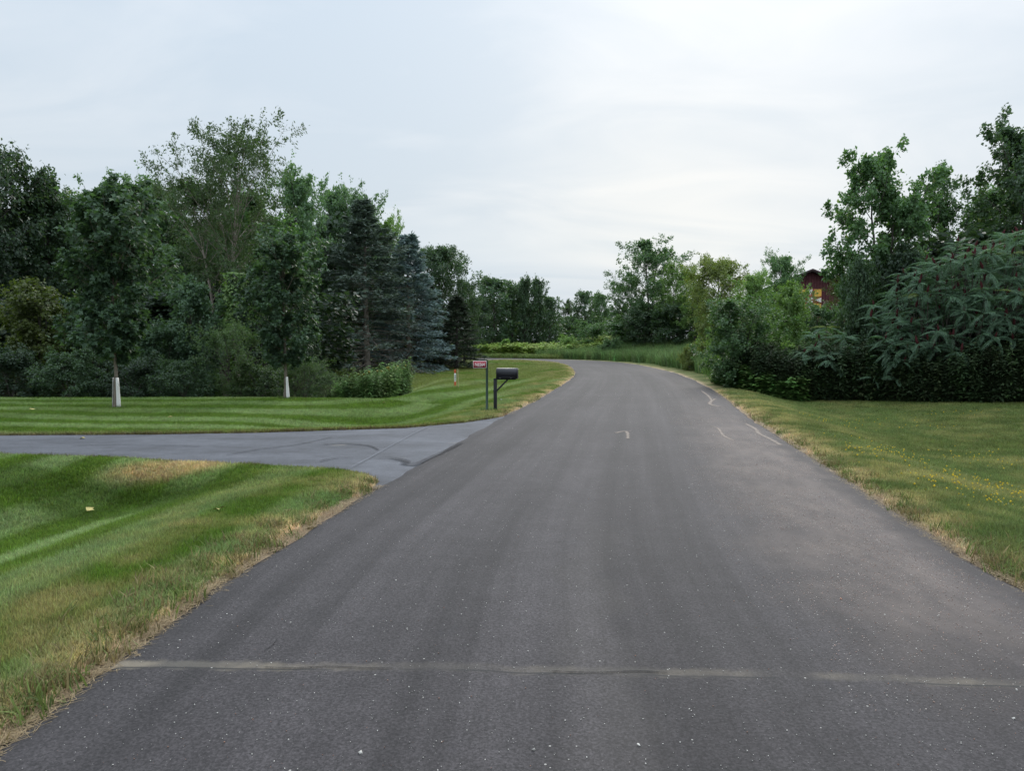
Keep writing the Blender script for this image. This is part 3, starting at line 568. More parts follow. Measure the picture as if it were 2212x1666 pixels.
proto('airy_n', L_mid, bark_dark, seed=23, H=11, R=2.2, cb=.2, n1=52, n2=7, n3=5, nl=9, ls=.17, shape='egg', el=(20, 66), up=.12, tr=.13, jit=.14, gaps=.3, stems=2, lean=.3, wood3=True, lf2=.45, limb=.22, tipx=.3)
proto('airy', L_grey, bark_pale, seed=25, H=12, R=3.4, cb=.40, n1=62, n2=8, n3=5, nl=11, ls=.17, shape='round', el=(22, 64), up=.12, tr=.16, jit=.12, gaps=.22, stems=3, lean=.42, wood3=True, leaf='narrow', flat=.2, lf2=.44, lf3=.45, limb=.2, tipx=.2)
proto('airy_b', L_mid, bark_dark, seed=22, H=11, R=3.4, cb=.25, n1=50, n2=8, n3=5, nl=10, ls=.18, shape='round', el=(15, 60), up=.1, tr=.15, jit=.14, gaps=.25, stems=2, lean=.35, wood3=True, leaf='oval', lf2=.45, limb=.22)
proto('plume', L_silver, bark_dark, seed=31, H=12, R=2.6, cb=.22, n1=54, n2=8, n3=5, nl=11, ls=.17, shape='upright', el=(20, 70), up=.25, tr=.17, jit=.13, gaps=.28, tipx=.25, leaf='maple', flat=.3)
proto('maple_a', L_maple, bark, seed=41, H=6.5, R=1.35, cb=.24, n1=70, n2=7, n3=4, nl=9, ls=.15, shape='drop', el=(12, 66), up=.12, tr=.05, jit=.07, gaps=.34, tipx=.35, leaf='maple', flat=.9, wood3=True, top=.9)
proto('maple_b', L_maple, bark, seed=42, H=5.9, R=1.15, cb=.22, n1=62, n2=7, n3=4, nl=10, ls=.145, shape='post', el=(12, 66), up=.1, tr=.06, jit=.07, gaps=.32, tipx=.3, leaf='maple', flat=.9, wood3=True, top=.9)
proto('elm', L_mid, bark_dark, seed=52, H=10.5, R=2.2, cb=.16, n1=56, n2=9, n3=5, nl=12, ls=.20, shape='round', el=(8, 60), up=.18, tr=.16, jit=.12, gaps=.34, tipx=.4, leaf='oval', wood3=True, lf2=.42, stems=2, lean=.3)
proto('bush', L_dark, bark_dark, seed=61, H=3, R=1.7, cb=.04, n1=44, n2=6, n3=4, nl=10, ls=.12, shape='bush', el=(8, 78), tr=.03, jit=.11, gaps=.2, stems=4, lean=.5)
proto('bush_b', L_grey, bark_dark, seed=62, H=3, R=1.6, cb=.03, n1=42, n2=6, n3=4, nl=9, ls=.095, shape='round', el=(15, 82), up=.2, tr=.028, jit=.09, gaps=.28, stems=5, lean=.6, leaf='narrow')
proto('thicket', L_dark, bark_dark, seed=63, H=5, R=2.2, cb=.03, n1=54, n2=6, n3=5, nl=9, ls=.14, shape='egg', el=(2, 72), tr=.06, jit=.14, gaps=.24, stems=3, lean=.45, leaf='maple', flat=.9)
proto('sapling', L_bright, bark, seed=71, H=2.6, R=1.0, cb=.12, n1=22, n2=5, n3=3, nl=8, ls=.16, shape='cone', el=(10, 60), tr=.025, jit=.08, gaps=.25)
proto('far_tree', L_mid, bark_dark, seed=81, H=11, R=3.5, cb=.05, n1=44, n2=6, n3=4, nl=8, ls=.36, shape='round', el=(5, 70), tr=.2, jit=.26, gaps=.16)
proto('far_point', L_mid, bark_dark, seed=82, H=11, R=2.6, cb=.05, n1=44, n2=6, n3=4, nl=8, ls=.32, shape='upright', el=(25, 78), up=.3, tr=.2, jit=.22, gaps=.24)
proto('blue_spruce', L_blue, bark, seed=91, H=9.3, R=2.3, cb=.05, n1=170, n2=9, n3=4, nl=5, ls=.20, shape='cone', el=(-8, 30), up=.04, droop=.10, tr=.13, jit=.06, gaps=.10, leaf='needle', planar=True, top=.99, lf2=.42, lf3=.45, limb=.2)
def sparse(pos, H, R):
    rad = np.hypot(pos[:, 0], pos[:, 1]); t = pos[:, 2] / H; edge = R * (1 - t) + .1
    low = ss(.55, .95, rad / edge) * .85 + .04
    side = .5 + .5 * np.cos(np.arctan2(pos[:, 1], pos[:, 0]) - .35)
    low = low * (.25 + .9 * side)
    return np.where(t < .4, low + .08, 1.0) + ss(.22, .4, t) * .8
proto('bare_spruce', L_olive, bark_pale, seed=92, H=11.6, R=3.3, cb=.05, n1=180, n2=10, n3=4, nl=6, ls=.22, shape='cone', el=(-12, 32), up=.02, droop=.13, tr=.15, jit=.06, gaps=.18, leaf='needle', planar=True, wood3=True, top=.99, lf2=.40, lf3=.45, limb=.2, drop_leaf=sparse)
proto('dark_fir', L_fir, bark_dark, seed=93, H=9, R=2.4, cb=.02, n1=130, n2=8, n3=4, nl=5, ls=.24, shape='cone', el=(-14, 30), droop=.12, tr=.15, jit=.07, gaps=.15, leaf='needle', planar=True, top=.98, lf2=.4, lf3=.42)

# ------------------------------------------------------------------ trees: kind, name, category, x, distance, top, width, label, material
GT = 'trees of the wood behind the left lawn'
TREES = [
 ('broad', 'oak_tree', 'tree', -20, 38, 318, 290, 'tallest dark rounded tree cut off by the left edge of the picture', L_shade, GT),
 ('broad_b', 'oak_tree', 'tree', 112, 41, 378, 150, 'dark tree with a blunt top just right of the tallest one at the left edge', L_dark, GT),
 ('airy_b', 'ash_tree', 'tree', 172, 45, 422, 130, 'thin lacy treetop with sky showing through, left of the staked maple top', L_dark, GT),
 ('plume', 'maple_tree', 'tree', 352, 42, 388, 200, 'tall green maple whose plumed top rises right behind the left white-guarded maple', L_silver, GT),
 ('plume', 'maple_tree', 'tree', 258, 45, 402, 150, 'green maple in the wood directly behind the left white-guarded maple', L_mid, GT),
 ('airy', 'box_elder_tree', 'tree', 487, 34, 262, 300, 'tallest tree, sparse and spindly with pale forked limbs showing, left of centre', L_grey, GT),
 ('broad', 'maple_tree', 'tree', 545, 41, 420, 190, 'full green tree filling in behind the spindly tall tree', L_mid, GT),
 ('broad_b', 'maple_tree', 'tree', 420, 38, 500, 190, 'dark lower tree left of the spindly tall tree with pale limbs', L_dark, GT),
 ('plume', 'silver_maple_tree', 'tree', 652, 47, 368, 150, 'tall silver maple with plumed shoots above the right white-guarded maple', L_silver, GT),
 ('plume', 'silver_maple_tree', 'tree', 727, 54, 400, 130, 'silver maple with spiky top midway between the guarded maple and the spruces', L_silver, GT),
 ('plume', 'silver_maple_tree', 'tree', 785, 53, 415, 130, 'silver maple rising behind the tip of the brown-branched spruce', L_silver, GT),
 ('plume', 'silver_maple_tree', 'tree', 838, 55, 468, 90, 'rightmost silver maple, its leafy shoots leaning out right of the bare spruce', L_bright, GT),
 ('broad', 'maple_tree', 'tree', 700, 60, 560, 200, 'dark shaded tree between the right guarded maple and the bare spruce', L_shade, GT),
 ('broad_b', 'maple_tree', 'tree', 760, 62, 540, 200, 'dark tree in the gap behind the trunk of the bare spruce', L_shade, GT),
 ('thicket', 'maple_sapling', 'tree', 95, 30, 608, 165, 'yellow-green young tree low at the left edge of the wood', L_drab, None),
 ('thicket', 'maple_sapling', 'tree', 425, 30.5, 600, 120, 'light green young maple beside the dark lower tree, left of the vine-clad trunk', L_maple, None),
 ('thicket', 'maple_sapling', 'tree', 345, 30, 690, 150, 'low spreading maple branches behind the lawn, right of the left guarded maple', L_maple, None),
 ('thicket', 'maple_sapling', 'tree', 215, 31, 640, 160, 'dark sapling directly behind the trunk of the left guarded maple', L_dark, None),
 ('thicket', 'maple_sapling', 'tree', 570, 31, 560, 130, 'dark sapling between the vine-clad trunk and the right guarded maple', L_shade, None),
 ('broad', 'oak_tree', 'tree', -190, 36, 330, 300, 'dark rounded tree just outside the left side of the picture', L_dark, GT),
 ('bare_spruce', 'spruce_tree', 'tree', 792, 47, 438, 250, 'tall spruce with bare brown lower branches and thin needles', L_olive, 'spruces beside the lawn'),
 ('blue_spruce', 'blue_spruce_tree', 'tree', 884, 50.5, 512, 180, 'dense blue-green spruce with a sharp tip to the right of the bare one', L_blue, 'spruces beside the lawn'),
 ('broad', 'maple_tree', 'tree', 948, 62, 533, 150, 'dense dark green broadleaf tree right behind the blue spruce', L_dark, None),
 ('broad_b', 'maple_tree', 'tree', 1003, 66, 600, 95, 'dark green broadleaf tree at the right end of the group behind the spruces', L_dark, None),
 ('dark_fir', 'fir_tree', 'tree', 985, 54, 640, 115, 'low blackish conifer at the lawn edge right of the blue spruce', L_fir, None),
 ('dark_fir', 'fir_tree', 'tree', 925, 56, 600, 110, 'shaded conifer squeezed between the blue spruce and the low blackish one', L_fir, None),
 ('far_tree', 'maple_tree', 'tree', 1066, 106, 598, 110, 'rounded dark tree beyond the bend, leftmost of the far group left of the gap', L_dark, 'far trees beyond the bend'),
 ('far_tree', 'maple_tree', 'tree', 1108, 110, 612, 80, 'middle rounded tree of the far group beyond the bend', L_dark, 'far trees beyond the bend'),
 ('far_point', 'spruce_tree', 'tree', 1134, 107, 600, 48, 'far pointed treetop, left one of two close together beyond the bend', L_dark, 'far trees beyond the bend'),
 ('far_point', 'spruce_tree', 'tree', 1158, 109, 602, 50, 'far pointed treetop, right one of two close together beyond the bend', L_dark, 'far trees beyond the bend'),
 ('far_tree', 'maple_tree', 'tree', 1186, 112, 638, 52, 'last dark tree of the far group sloping down to the sky gap', L_dark, 'far trees beyond the bend'),
 ('far_tree', 'maple_tree', 'tree', 1030, 100, 640, 70, 'far dark tree showing between the blackish conifer and the rounded trees', L_shade, 'far trees beyond the bend'),
 ('airy_b', 'ash_tree', 'tree', 1226, 150, 648, 44, 'small thin faint treetop in the middle of the sky gap over the bend', L_grey, 'far trees in the gap'),
 ('far_tree', 'oak_tree', 'tree', 1262, 140, 628, 62, 'dark lobed far tree right of the sky gap over the bend', L_dark, 'far trees in the gap'),
 ('far_tree', 'oak_tree', 'tree', 1297, 132, 634, 50, 'far tree between the lobed dark one and the airy tall tree', L_mid, 'far trees in the gap'),
 ('far_tree', 'oak_tree', 'tree', 1232, 146, 682, 66, 'low hazy tree filling the bottom of the sky gap', L_mid, 'far trees in the gap'),
 ('airy_b', 'locust_tree', 'tree', 1402, 86, 518, 165, 'tall airy tree with open crown and dark stems right of the bend', L_mid, None),
 ('airy_b', 'locust_tree', 'tree', 1352, 90, 598, 95, 'lower airy tree on the left shoulder of the tall open-crowned one', L_mid, None),
 ('airy_b', 'locust_tree', 'tree', 1462, 80, 566, 100, 'airy tree on the right shoulder of the tall open-crowned one', L_bright, None),
 ('airy_b', 'locust_tree', 'tree', 1500, 76, 596, 80, 'smaller airy tree left of the yellow-green maple by the road', L_bright, None),
 ('thicket', 'hawthorn_tree', 'tree', 1395, 84, 665, 130, 'dark scrubby tree under the tall airy tree', L_dark, None),
 ('thicket', 'hawthorn_tree', 'tree', 1460, 80, 655, 120, 'dark scrubby tree right of the one under the tall airy tree', L_dark, None),
 ('thicket', 'hawthorn_tree', 'tree', 1345, 88, 690, 90, 'small dark scrub tree left of the one under the tall airy tree', L_mid, None),
 ('bush', 'vine_covered_tree', 'tree', 1278, 94, 690, 84, 'low dome of vines over a dead tree with a dark hollow below', L_mid, None),
 ('broad', 'maple_tree', 'tree', 1552, 52, 560, 140, 'yellow-tinged green tree standing above the dark shrub right of the road', L_yellow, None),
 ('broad_b', 'maple_tree', 'tree', 1620, 46, 585, 110, 'green tree behind the dark roadside shrub, right of the yellow-tinged one', L_bright, None),
 ('broad_b', 'maple_tree', 'tree', 1690, 54, 545, 115, 'rounded dark green tree just left of the barn roof', L_mid, None),
 ('thicket', 'maple_sapling', 'tree', 1704, 42, 610, 84, 'bright green young tree in front of the left side of the barn', L_bright, None),
 ('thicket', 'dogwood_shrub', 'shrub', 1592, 32, 640, 165, 'large dark green shrub leaning towards the right road edge', L_mid, None),
 ('bush', 'dogwood_shrub', 'shrub', 1560, 38, 690, 80, 'lighter green side of shrubs just left of the large dark roadside shrub', L_bright, None),
 ('elm', 'elm_tree', 'tree', 1898, 33, 333, 200, 'tall elm with long leafy shoots reaching left above the sumac', L_mid, None),
 ('thicket', 'elm_sapling', 'tree', 1846, 31, 560, 84, 'slim dark young elm in front of the right side of the barn', L_dark, None),
 ('airy_b', 'cherry_tree', 'tree', 2015, 42, 372, 150, 'thin-crowned tree with sky between its leaves, between elm and corner tree', L_mid, None),
 ('elm', 'maple_tree', 'tree', 2215, 34, 258, 215, 'tall tree cut off by the right edge, highest of the right side', L_dark, None),
 ('broad', 'maple_tree', 'tree', 2130, 40, 412, 150, 'leafy tree behind the top of the sumac, left of the corner tree', L_mid, None),
 ('thicket', 'cherry_sapling', 'tree', 1950, 31, 530, 130, 'dark leafy tree directly behind the left half of the sumac', L_shade, None),
 ('thicket', 'cherry_sapling', 'tree', 2060, 30.5, 560, 170, 'dark leafy tree directly behind the middle of the sumac', L_shade, None),
 ('thicket', 'cherry_sapling', 'tree', 2200, 30, 540, 170, 'dark leafy tree behind the right end of the sumac', L_shade, None),
 ('bush', 'honeysuckle_shrub', 'shrub', 1832, 31.5, 690, 110, 'brownish dark shrub between the small sumac and the large ones', L_grey, None),
 ('bush', 'honeysuckle_shrub', 'shrub', 20, 27.5, 740, 170, 'dark shrub at the far left end of the lawn', L_shade, 'shrubs along the left wood edge'),
 ('bush', 'honeysuckle_shrub', 'shrub', 150, 27.3, 745, 150, 'dark shrub under the yellow-green young tree at left', L_dark, 'shrubs along the left wood edge'),
 ('bush', 'honeysuckle_shrub', 'shrub', 285, 27.3, 758, 150, 'dark shrub right of the left guarded maple trunk', L_shade, 'shrubs along the left wood edge'),
 ('bush', 'honeysuckle_shrub', 'shrub', 395, 27, 765, 130, 'dark shrub midway between the two guarded maples', L_dark, 'shrubs along the left wood edge'),
 ('bush_b', 'honeysuckle_shrub', 'shrub', 505, 27.2, 678, 150, 'greyish scraggly shrub at the foot of the vine-clad trunk', L_grey, 'shrubs along the left wood edge'),
 ('bush', 'honeysuckle_shrub', 'shrub', 562, 27, 776, 130, 'low dark shrub just left of the right guarded maple trunk', L_grey, 'shrubs along the left wood edge'),
 ('bush_b', 'willow_shrub', 'shrub', 655, 27.3, 760, 110, 'grey-green shrub just right of the right guarded maple trunk', L_grey, 'shrubs along the left wood edge'),
 ('bush_b', 'willow_shrub', 'shrub', 708, 28.5, 797, 90, 'low grey-green shrub left of the goldenrod patch', L_grey, 'shrubs along the left wood edge'),
 ('bush', 'honeysuckle_shrub', 'shrub', 640, 33, 690, 120, 'dark taller shrub behind the grey-green one by the right guarded maple', L_shade, 'shrubs along the left wood edge'),
 ('bush', 'sumac_scrub', 'shrub', 1226, 94, 722, 52, 'small bright green shrub where the field meets the trees over the bend', L_bright, None),
 ('bush', 'dogwood_shrub', 'shrub', 1320, 82, 728, 60, 'small greyish shrub in the long grass right of the vine dome', L_mid, None),
 ('bush', 'dogwood_shrub', 'shrub', 1255, 92, 732, 50, 'small green shrub in front of the vine dome', L_bright, None),
 ('bush', 'goldenrod_clump', 'shrub', 1490, 50, 742, 50, 'yellow-green clump at the edge of the long grass', L_yellow, None),
 ('sapling', 'sapling_tree', 'tree', 1092, 93, 733, 44, 'lone bright sapling standing in front of the field beyond the bend', L_bright, None),
 ('thicket', 'wild_plum_tree', 'tree', 1768, 46, 652, 90, 'low green scrub tree hiding the foot of the barn wall', L_mid, None),
 ('airy_b', 'cherry_sapling', 'tree', 1812, 50, 578, 56, 'thin pale-leaved sapling in front of the right half of the barn', L_drab, None),
 ('bush', 'raspberry_shrub', 'shrub', 1735, 33, 738, 110, 'bright green ferny shrub in the opening below the barn', L_bright, None),
 ('bush', 'raspberry_shrub', 'shrub', 1690, 31, 760, 90, 'green shrub in the opening right of the large dark roadside shrub', L_mid, None),
]
for (k, nm, cat, p, d, top, wd, lab, lm, gr) in TREES:
    o = plant(k, nm, cat, p, d, top, wd, lab, lm, gr)

# the two staked maples with white trunk guards
m_guard = mat('white_trunk_guard', (.78, .77, .73), .5, .4, (6, .06)); 
for (kind, p, d, top, wd, lab, gh, rot, seedv) in (
        ('maple_a', 247, 20.9, 392, 195, 'young maple on the lawn with white guard at its foot, left of two', .92, .6, 1),
        ('maple_b', 615, 24.3, 505, 145, 'smaller young maple with white trunk guard, right of two, leaning guard', .78, 2.2, 2)):
    o = plant(kind, 'maple_tree', 'tree', p, d, top, wd, lab, L_maple, 'white-guarded maples on the lawn', rot=rot)
    # split corrugated guard: a half-open sleeve, wider at the ground
    a0 = -1.05 if seedv == 1 else -1.2; n = 15; span = 4.5 if seedv == 1 else 2.4
    vv = []
    for j, zz in enumerate(np.linspace(.0, gh, 6)):
        for i in range(n):
            a = a0 + span * i / (n - 1); rr = .125 - .055 * zz / gh + (.006 if i % 2 else 0)
            if seedv == 1: rr = .115 - .035 * zz / gh + (.005 if i % 2 else 0)
            vv.append((math.cos(a) * rr, math.sin(a) * rr, zz))
    idx = np.arange(6 * n).reshape(6, n); q = np.stack([idx[:-1, :-1], idx[:-1, 1:], idx[1:, 1:], idx[1:, :-1]], -1).reshape(-1, 4)
    g_ = part('trunk_guard', mk('trunk_guard', np.array(vv), q, m_guard), o, loc=(0.02, 0, .02)); sm = g_.modifiers.new('solid', 'SOLIDIFY'); sm.thickness = .006

# vine-clad trunk
o = thing('vine_clad_trunk', 'thick pale trunk wrapped in light green vine leaves below the spindly tall tree', 'tree trunk', (px(514, 30.5), 30.5, zg(px(514, 30.5), 30.5)))
zz = np.linspace(0, 5.2, 9); pw = np.stack([.06 * np.sin(zz * 1.3), .04 * np.cos(zz), zz], 1); v, q = tubes(pw[None], (.17 - .02 * zz / 5)[None], 9)
part('trunk', mk('vine_trunk', v, q, bark_pale, smooth=True), o)
r = np.random.default_rng(5); n = 2600; a = r.uniform(0, 6.283, n); z_ = np.where(r.random(n) < .75, r.normal(4.1, .75, n), r.uniform(.2, 5, n)).clip(.1, 5.4); rad = .2 + np.abs(r.normal(0, .16, n)) * np.where(z_ > 3, 1.3, .8)
pos = np.stack([np.cos(a) * rad, np.sin(a) * rad, z_], 1); no = nrm(np.stack([np.cos(a), np.sin(a), a * 0 + .7], 1) + rv(r, n, .4)); ax = nrm(rv(r, n, .4) + np.array([0, 0, -1.]))
v, f, la = leaf_mesh(pos, no, ax, r.uniform(.08, .15, n), 'maple', r.random(n) * .9); part('vine', mk('vine', v, f, L_bright, {'lv': la}), o)

# ------------------------------------------------------------------ sumacs with separate fronds and seed heads
def frond_mesh(seed):
    r = np.random.default_rng(seed); L = .62; n = 11; dr = r.uniform(.28, .5)
    curve = lambda s: np.array([L * s * (1 - .12 * s), 0, .12 * s * L - dr * L * s * s])
    pos, ax, no, sz = [], [], [], []
    for i in range(n):
        s = .2 + .78 * i / (n - 1); c = curve(s); tn = curve(s + .02) - curve(s - .02); tn /= np.linalg.norm(tn)
        for sgn in (-1, 1):
            d = np.array([0, sgn, 0]) * .9 + tn * .45 + np.array([0, 0, -.32 - .15 * r.random()]); d /= np.linalg.norm(d)
            pos.append(c); ax.append(d); up = np.cross(d, tn) * sgn * -1; up = up if up[2] > 0 else -up; no.append(up / np.linalg.norm(up)); sz.append(.138 * math.sin(math.pi * (.2 + .68 * s)) ** .7 * r.uniform(.9, 1.1))
    c = curve(1.); pos.append(c); ax.append(np.array([.8, 0, -.6])); no.append(np.array([.6, 0, .8])); sz.append(.1)
    pos, ax, no, sz = map(np.array, (pos, ax, no, sz))
    v, f, la = leaf_mesh(pos, no, ax, sz, 'leaflet', np.clip(r.random(len(pos)) * .35 + .3, 0, 1))
    rp = np.array([curve(s) for s in np.linspace(0, 1, 4)]); tv, tq = tubes(rp[None], np.array([[.008, .007, .005, .002]]), 3)
    return mk('frond', np.concatenate([v, tv]), [f, tq + len(v)], L_sumac, {'lv': np.concatenate([la, np.full(len(tv), .8)])})
FR = [frond_mesh(s) for s in range(5)]
FRY = []
for me in FR[:2]:
    m2 = me.copy(); m2.materials.clear(); m2.materials.append(L_yellow); FRY.append(m2)
m_seed = mat('sumac_seed_red', (.06, .014, .015), .85, .2, (25, .5), (60, 1., .02))
def seed_mesh(seed):
    r = np.random.default_rng(seed); k, m = 8, 8; vv = []
    for j in range(k):
        s = j / (k - 1); rad = .042 * math.sin(math.pi * (.16 + .8 * s)) ** .8 * (1 - .35 * s)
        for i in range(m):
            a = i / m * 6.283; q_ = rad * r.uniform(.75, 1.3); vv.append((math.cos(a) * q_ + .03 * s * s, math.sin(a) * q_, .24 * s + r.uniform(-.006, .006)))
    idx = np.arange(k * m).reshape(k, m); nx = np.roll(idx, -1, 1); q = np.stack([idx[:-1], nx[:-1], nx[1:], idx[1:]], -1).reshape(-1, 4)
    return mk('seed_head', np.array(vv), [q, idx[-1][None]], m_seed, smooth=True)
SE = [seed_mesh(s) for s in range(3)]
def sumac(p, d, H, R, nros, label, seed, low=.38, red=.75, front=.9, group='sumacs at the right lawn edge'):
    x, y = px(p, d), d; z0 = zg(x, y); o = thing('sumac_shrub', label, 'shrub', (x, y, z0), 0, group); r = np.random.default_rng(seed)
    st = []
    for i in range(nros):
        for _ in range(30):
            a = r.uniform(0, 6.283)
            if math.sin(a) > .15 and r.random() < front: continue
            break
        if r.random() < .5: zr = r.uniform(low, .8); rr = R * (.86 + .2 * math.sin(math.pi * (zr - low) / (.9 - low))) * r.uniform(.85, 1.08)
        else: q_ = math.sqrt(r.random()); rr = R * q_; zr = .8 + .2 * math.sqrt(max(0, 1 - q_ * q_)) + r.normal(0, .02)
        tip = np.array([math.cos(a) * rr, math.sin(a) * rr, H * zr - .1])
        base = np.array([math.cos(a) * .25 + r.normal(0, .12), math.sin(a) * .25, -.05]); mid = base * .35 + tip * .65 + np.array([-.18 * math.cos(a) * R * .5, -.18 * math.sin(a) * R * .5, .1 * H * .2])
        mid[2] = min(mid[2], tip[2] - .25)
        s = np.linspace(0, 1, 6)[:, None]; st.append(((1 - s) ** 2 * base + 2 * s * (1 - s) * mid + s ** 2 * tip))
        dirn = nrm(tip - mid); nf = r.integers(6, 9); az0 = r.random() * 6.283; yel = r.random() < .015
        for k in range(nf):
            az = az0 + k * 2.39996 + r.normal(0, .15); pitch = r.uniform(-.5, .55) if k > 2 else r.uniform(-.75, -.2)
            bias = .55 * math.cos(az - a)   # outward fronds hang lower
            part('frond', (FRY if yel and k < 4 else FR)[r.integers(0, 2 if yel else 5)], o, loc=tip, rot=(r.normal(0, .3), pitch + .55 * max(bias, -.2), az), scale=(r.uniform(.85, 1.25),) * 3)
        if r.random() < red: part('seed_head', SE[r.integers(0, 3)], o, loc=tip + np.array([0, 0, .02]), rot=(r.normal(0, .15), r.normal(0, .15) + .0, r.random() * 6), scale=(r.uniform(.9, 1.4),) * 3)
    st = np.array(st); v, q = tubes(st, np.linspace(.026, .010, 6)[None].repeat(len(st), 0), 4); part('stem', mk('sumac_stems', v, q, bark_dark, smooth=True), o, kind='stuff')
    return o
sumac(1952, 28.6, 4.3, 1.5, 36, 'sumac with drooping blue-green fronds, leftmost of the big ones beside the dark shrub', 1, low=0.31)
sumac(2010, 27.8, 5.2, 1.6, 36, 'tall sumac with red seed heads second from the left of the big ones', 2, low=0.35)
sumac(2085, 27.0, 5.6, 1.65, 36, 'sumac in the middle of the big ones, studded with dark red cones', 3, low=0.33)
sumac(2165, 26.6, 6.0, 1.65, 36, 'tallest front sumac near the right edge, crowned with many red cones', 4, low=0.37)
sumac(2255, 26.0, 6.3, 1.7, 36, 'sumac half cut off by the right edge of the picture', 5, low=0.40)
sumac(2120, 29.6, 6.4, 1.7, 30, 'sumac at the back, its top showing above the middle one', 7, low=0.55)
sumac(2215, 29.2, 6.9, 1.7, 30, 'sumac at the back right, its top showing above the tallest front one', 9, low=0.55)
sumac(1932, 28.4, 3.3, 1.0, 30, 'lower sumac in front of the leftmost big one, fronds hanging almost to the weeds', 10, low=.28, red=.3)
sumac(1988, 27.9, 3.9, 1.3, 34, 'lower sumac in front between the first and second big ones', 11, low=.34, red=.4)
sumac(2078, 27.1, 4.3, 1.3, 34, 'lower sumac in front of the middle big one', 12, low=.42, red=.4)
sumac(2172, 26.5, 4.9, 1.3, 34, 'lower sumac in front of the tallest front one near the right edge', 13, low=.5, red=.5)
sumac(1783, 30.0, 3.1, .95, 16, 'small separate sumac without cones in front of the barn opening', 6, low=0.40, red=.06)

# ------------------------------------------------------------------ scattered stuff
def scatter(name, pts, rot, scl, col, srcs, label, kind='stuff', smat=None):
    me = bpy.data.meshes.new(name); me.vertices.add(len(pts)); me.vertices.foreach_set('co', pts.astype(np.float32).ravel())
    a = me.attributes.new('rot', 'FLOAT_VECTOR', 'POINT'); a.data.foreach_set('vector', rot.astype(np.float32).ravel())
    if scl.ndim == 1: scl = np.repeat(scl[:, None], 3, 1)
    a = me.attributes.new('scl', 'FLOAT_VECTOR', 'POINT'); a.data.foreach_set('vector', scl.astype(np.float32).ravel())
    c4 = np.concatenate([col, np.ones((len(col), 1))], 1); a = me.attributes.new('col', 'FLOAT_COLOR', 'POINT'); a.data.foreach_set('color', c4.astype(np.float32).ravel())
    co = bpy.data.collections.new(name + '_source')
    for s in srcs: co.objects.link(bpy.data.objects.new(name + '_piece', s))
    g = bpy.data.node_groups.new(name, 'GeometryNodeTree'); g.interface.new_socket('Geometry', in_out='INPUT', socket_type='NodeSocketGeometry'); g.interface.new_socket('Geometry', in_out='OUTPUT', socket_type='NodeSocketGeometry')
    gi = g.nodes.new('NodeGroupInput'); go = g.nodes.new('NodeGroupOutput'); ip = g.nodes.new('GeometryNodeInstanceOnPoints')
    ci = g.nodes.new('GeometryNodeCollectionInfo'); ci.inputs[0].default_value = co; ci.inputs['Separate Children'].default_value = True; ci.inputs['Reset Children'].default_value = True
    na = g.nodes.new('GeometryNodeInputNamedAttribute'); na.data_type = 'FLOAT_VECTOR'; na.inputs[0].default_value = 'rot'
    nb = g.nodes.new('GeometryNodeInputNamedAttribute'); nb.data_type = 'FLOAT_VECTOR'; nb.inputs[0].default_value = 'scl'
    g.links.new(gi.outputs[0], ip.inputs['Points']); g.links.new(ci.outputs[0], ip.inputs['Instance']); ip.inputs['Pick Instance'].default_value = True
    g.links.new(na.outputs[0], ip.inputs['Rotation']); g.links.new(nb.outputs[0], ip.inputs['Scale']); g.links.new(ip.outputs[0], go.inputs[0])
    o = part(name, me, kind=kind); o['label'] = label; md = o.modifiers.new('scatter', 'NODES'); md.node_group = g
    return o
m_grass = inst_mat('grass_blade', .35, .4); m_weed = inst_mat('weed_leaf', .3, .4)
def tuft(seed, n, h, rad, wd, lean=.5, mat_=None):
    r = np.random.default_rng(seed); vs, fs, lv = [], [], []
    for i in range(n):
        a = r.random() * 6.283; q = rad * math.sqrt(r.random()); p = np.array([math.cos(a) * q, math.sin(a) * q, -.01]); la = r.random() * 6.283; ln = lean * r.uniform(.2, 1); hh = h * r.uniform(.55, 1.15)
        d = np.array([math.cos(la), math.sin(la), 0]); s = np.array([-d[1], d[0], 0]) * wd * r.uniform(.7, 1.3) * .5
        p1 = p + np.array([0, 0, hh * .55]) + d * ln * hh * .3; p2 = p + np.array([0, 0, hh * (1 - .3 * ln)]) + d * ln * hh
        b0 = len(vs); vs += [p - s, p + s, p1 + s * .8, p1 - s * .8, p2]; fs.append([(b0, b0 + 1, b0 + 2), (b0, b0 + 2, b0 + 3), (b0 + 3, b0 + 2, b0 + 4)]); lv += [r.random()] * 5
    return mk('tuft', np.array(vs), np.array(fs).reshape(-1, 3), mat_ or m_grass, {'lv': np.array(lv)})
tufts = [tuft(s, 22, .075, .055, .006, .7) for s in range(5)]
tufts_rough = [tuft(s + 10, 18, .085, .06, .006, .9) for s in range(5)]
def sample(n, x0, x1, y0, y1, dpow):
    """points with density falling with distance"""
    u = rng.random(n)
    if dpow == 1: y = y0 * (y1 / y0) ** u
    else: y = (y0 ** (1 - dpow + 0.) + u * (y1 ** (1 - dpow) - y0 ** (1 - dpow))) ** (1 / (1 - dpow))
    half = y * .80 + 1.5; x = (rng.random(n) * 2 - 1) * half; m = (x > x0) & (x < x1); return x[m], y[m]
x, y = sample(760000, -30, 26, 2.6, 80, .5)
e, sd_ = road_e(x, y); de = drive_e(x, y); dl = np.where(x < 1, de, 9)
ok = (e > .045) & ((sd_ > 0) | (dl > .03)); 
edgy = np.clip((e - .02) / .30, 0, 1); edgy = np.where(fbm(x, y, .8, 51) > .55, edgy * 2, edgy); ok &= rng.random(len(x)) < np.clip(edgy + .08, 0, 1)
ok &= ~((sd_ < 0) & (y > 28.5) & (x < -6.5) & (y < 46)); ok &= ~((sd_ > 0) & (x > px(1560, 27)) & (y > 29.5))
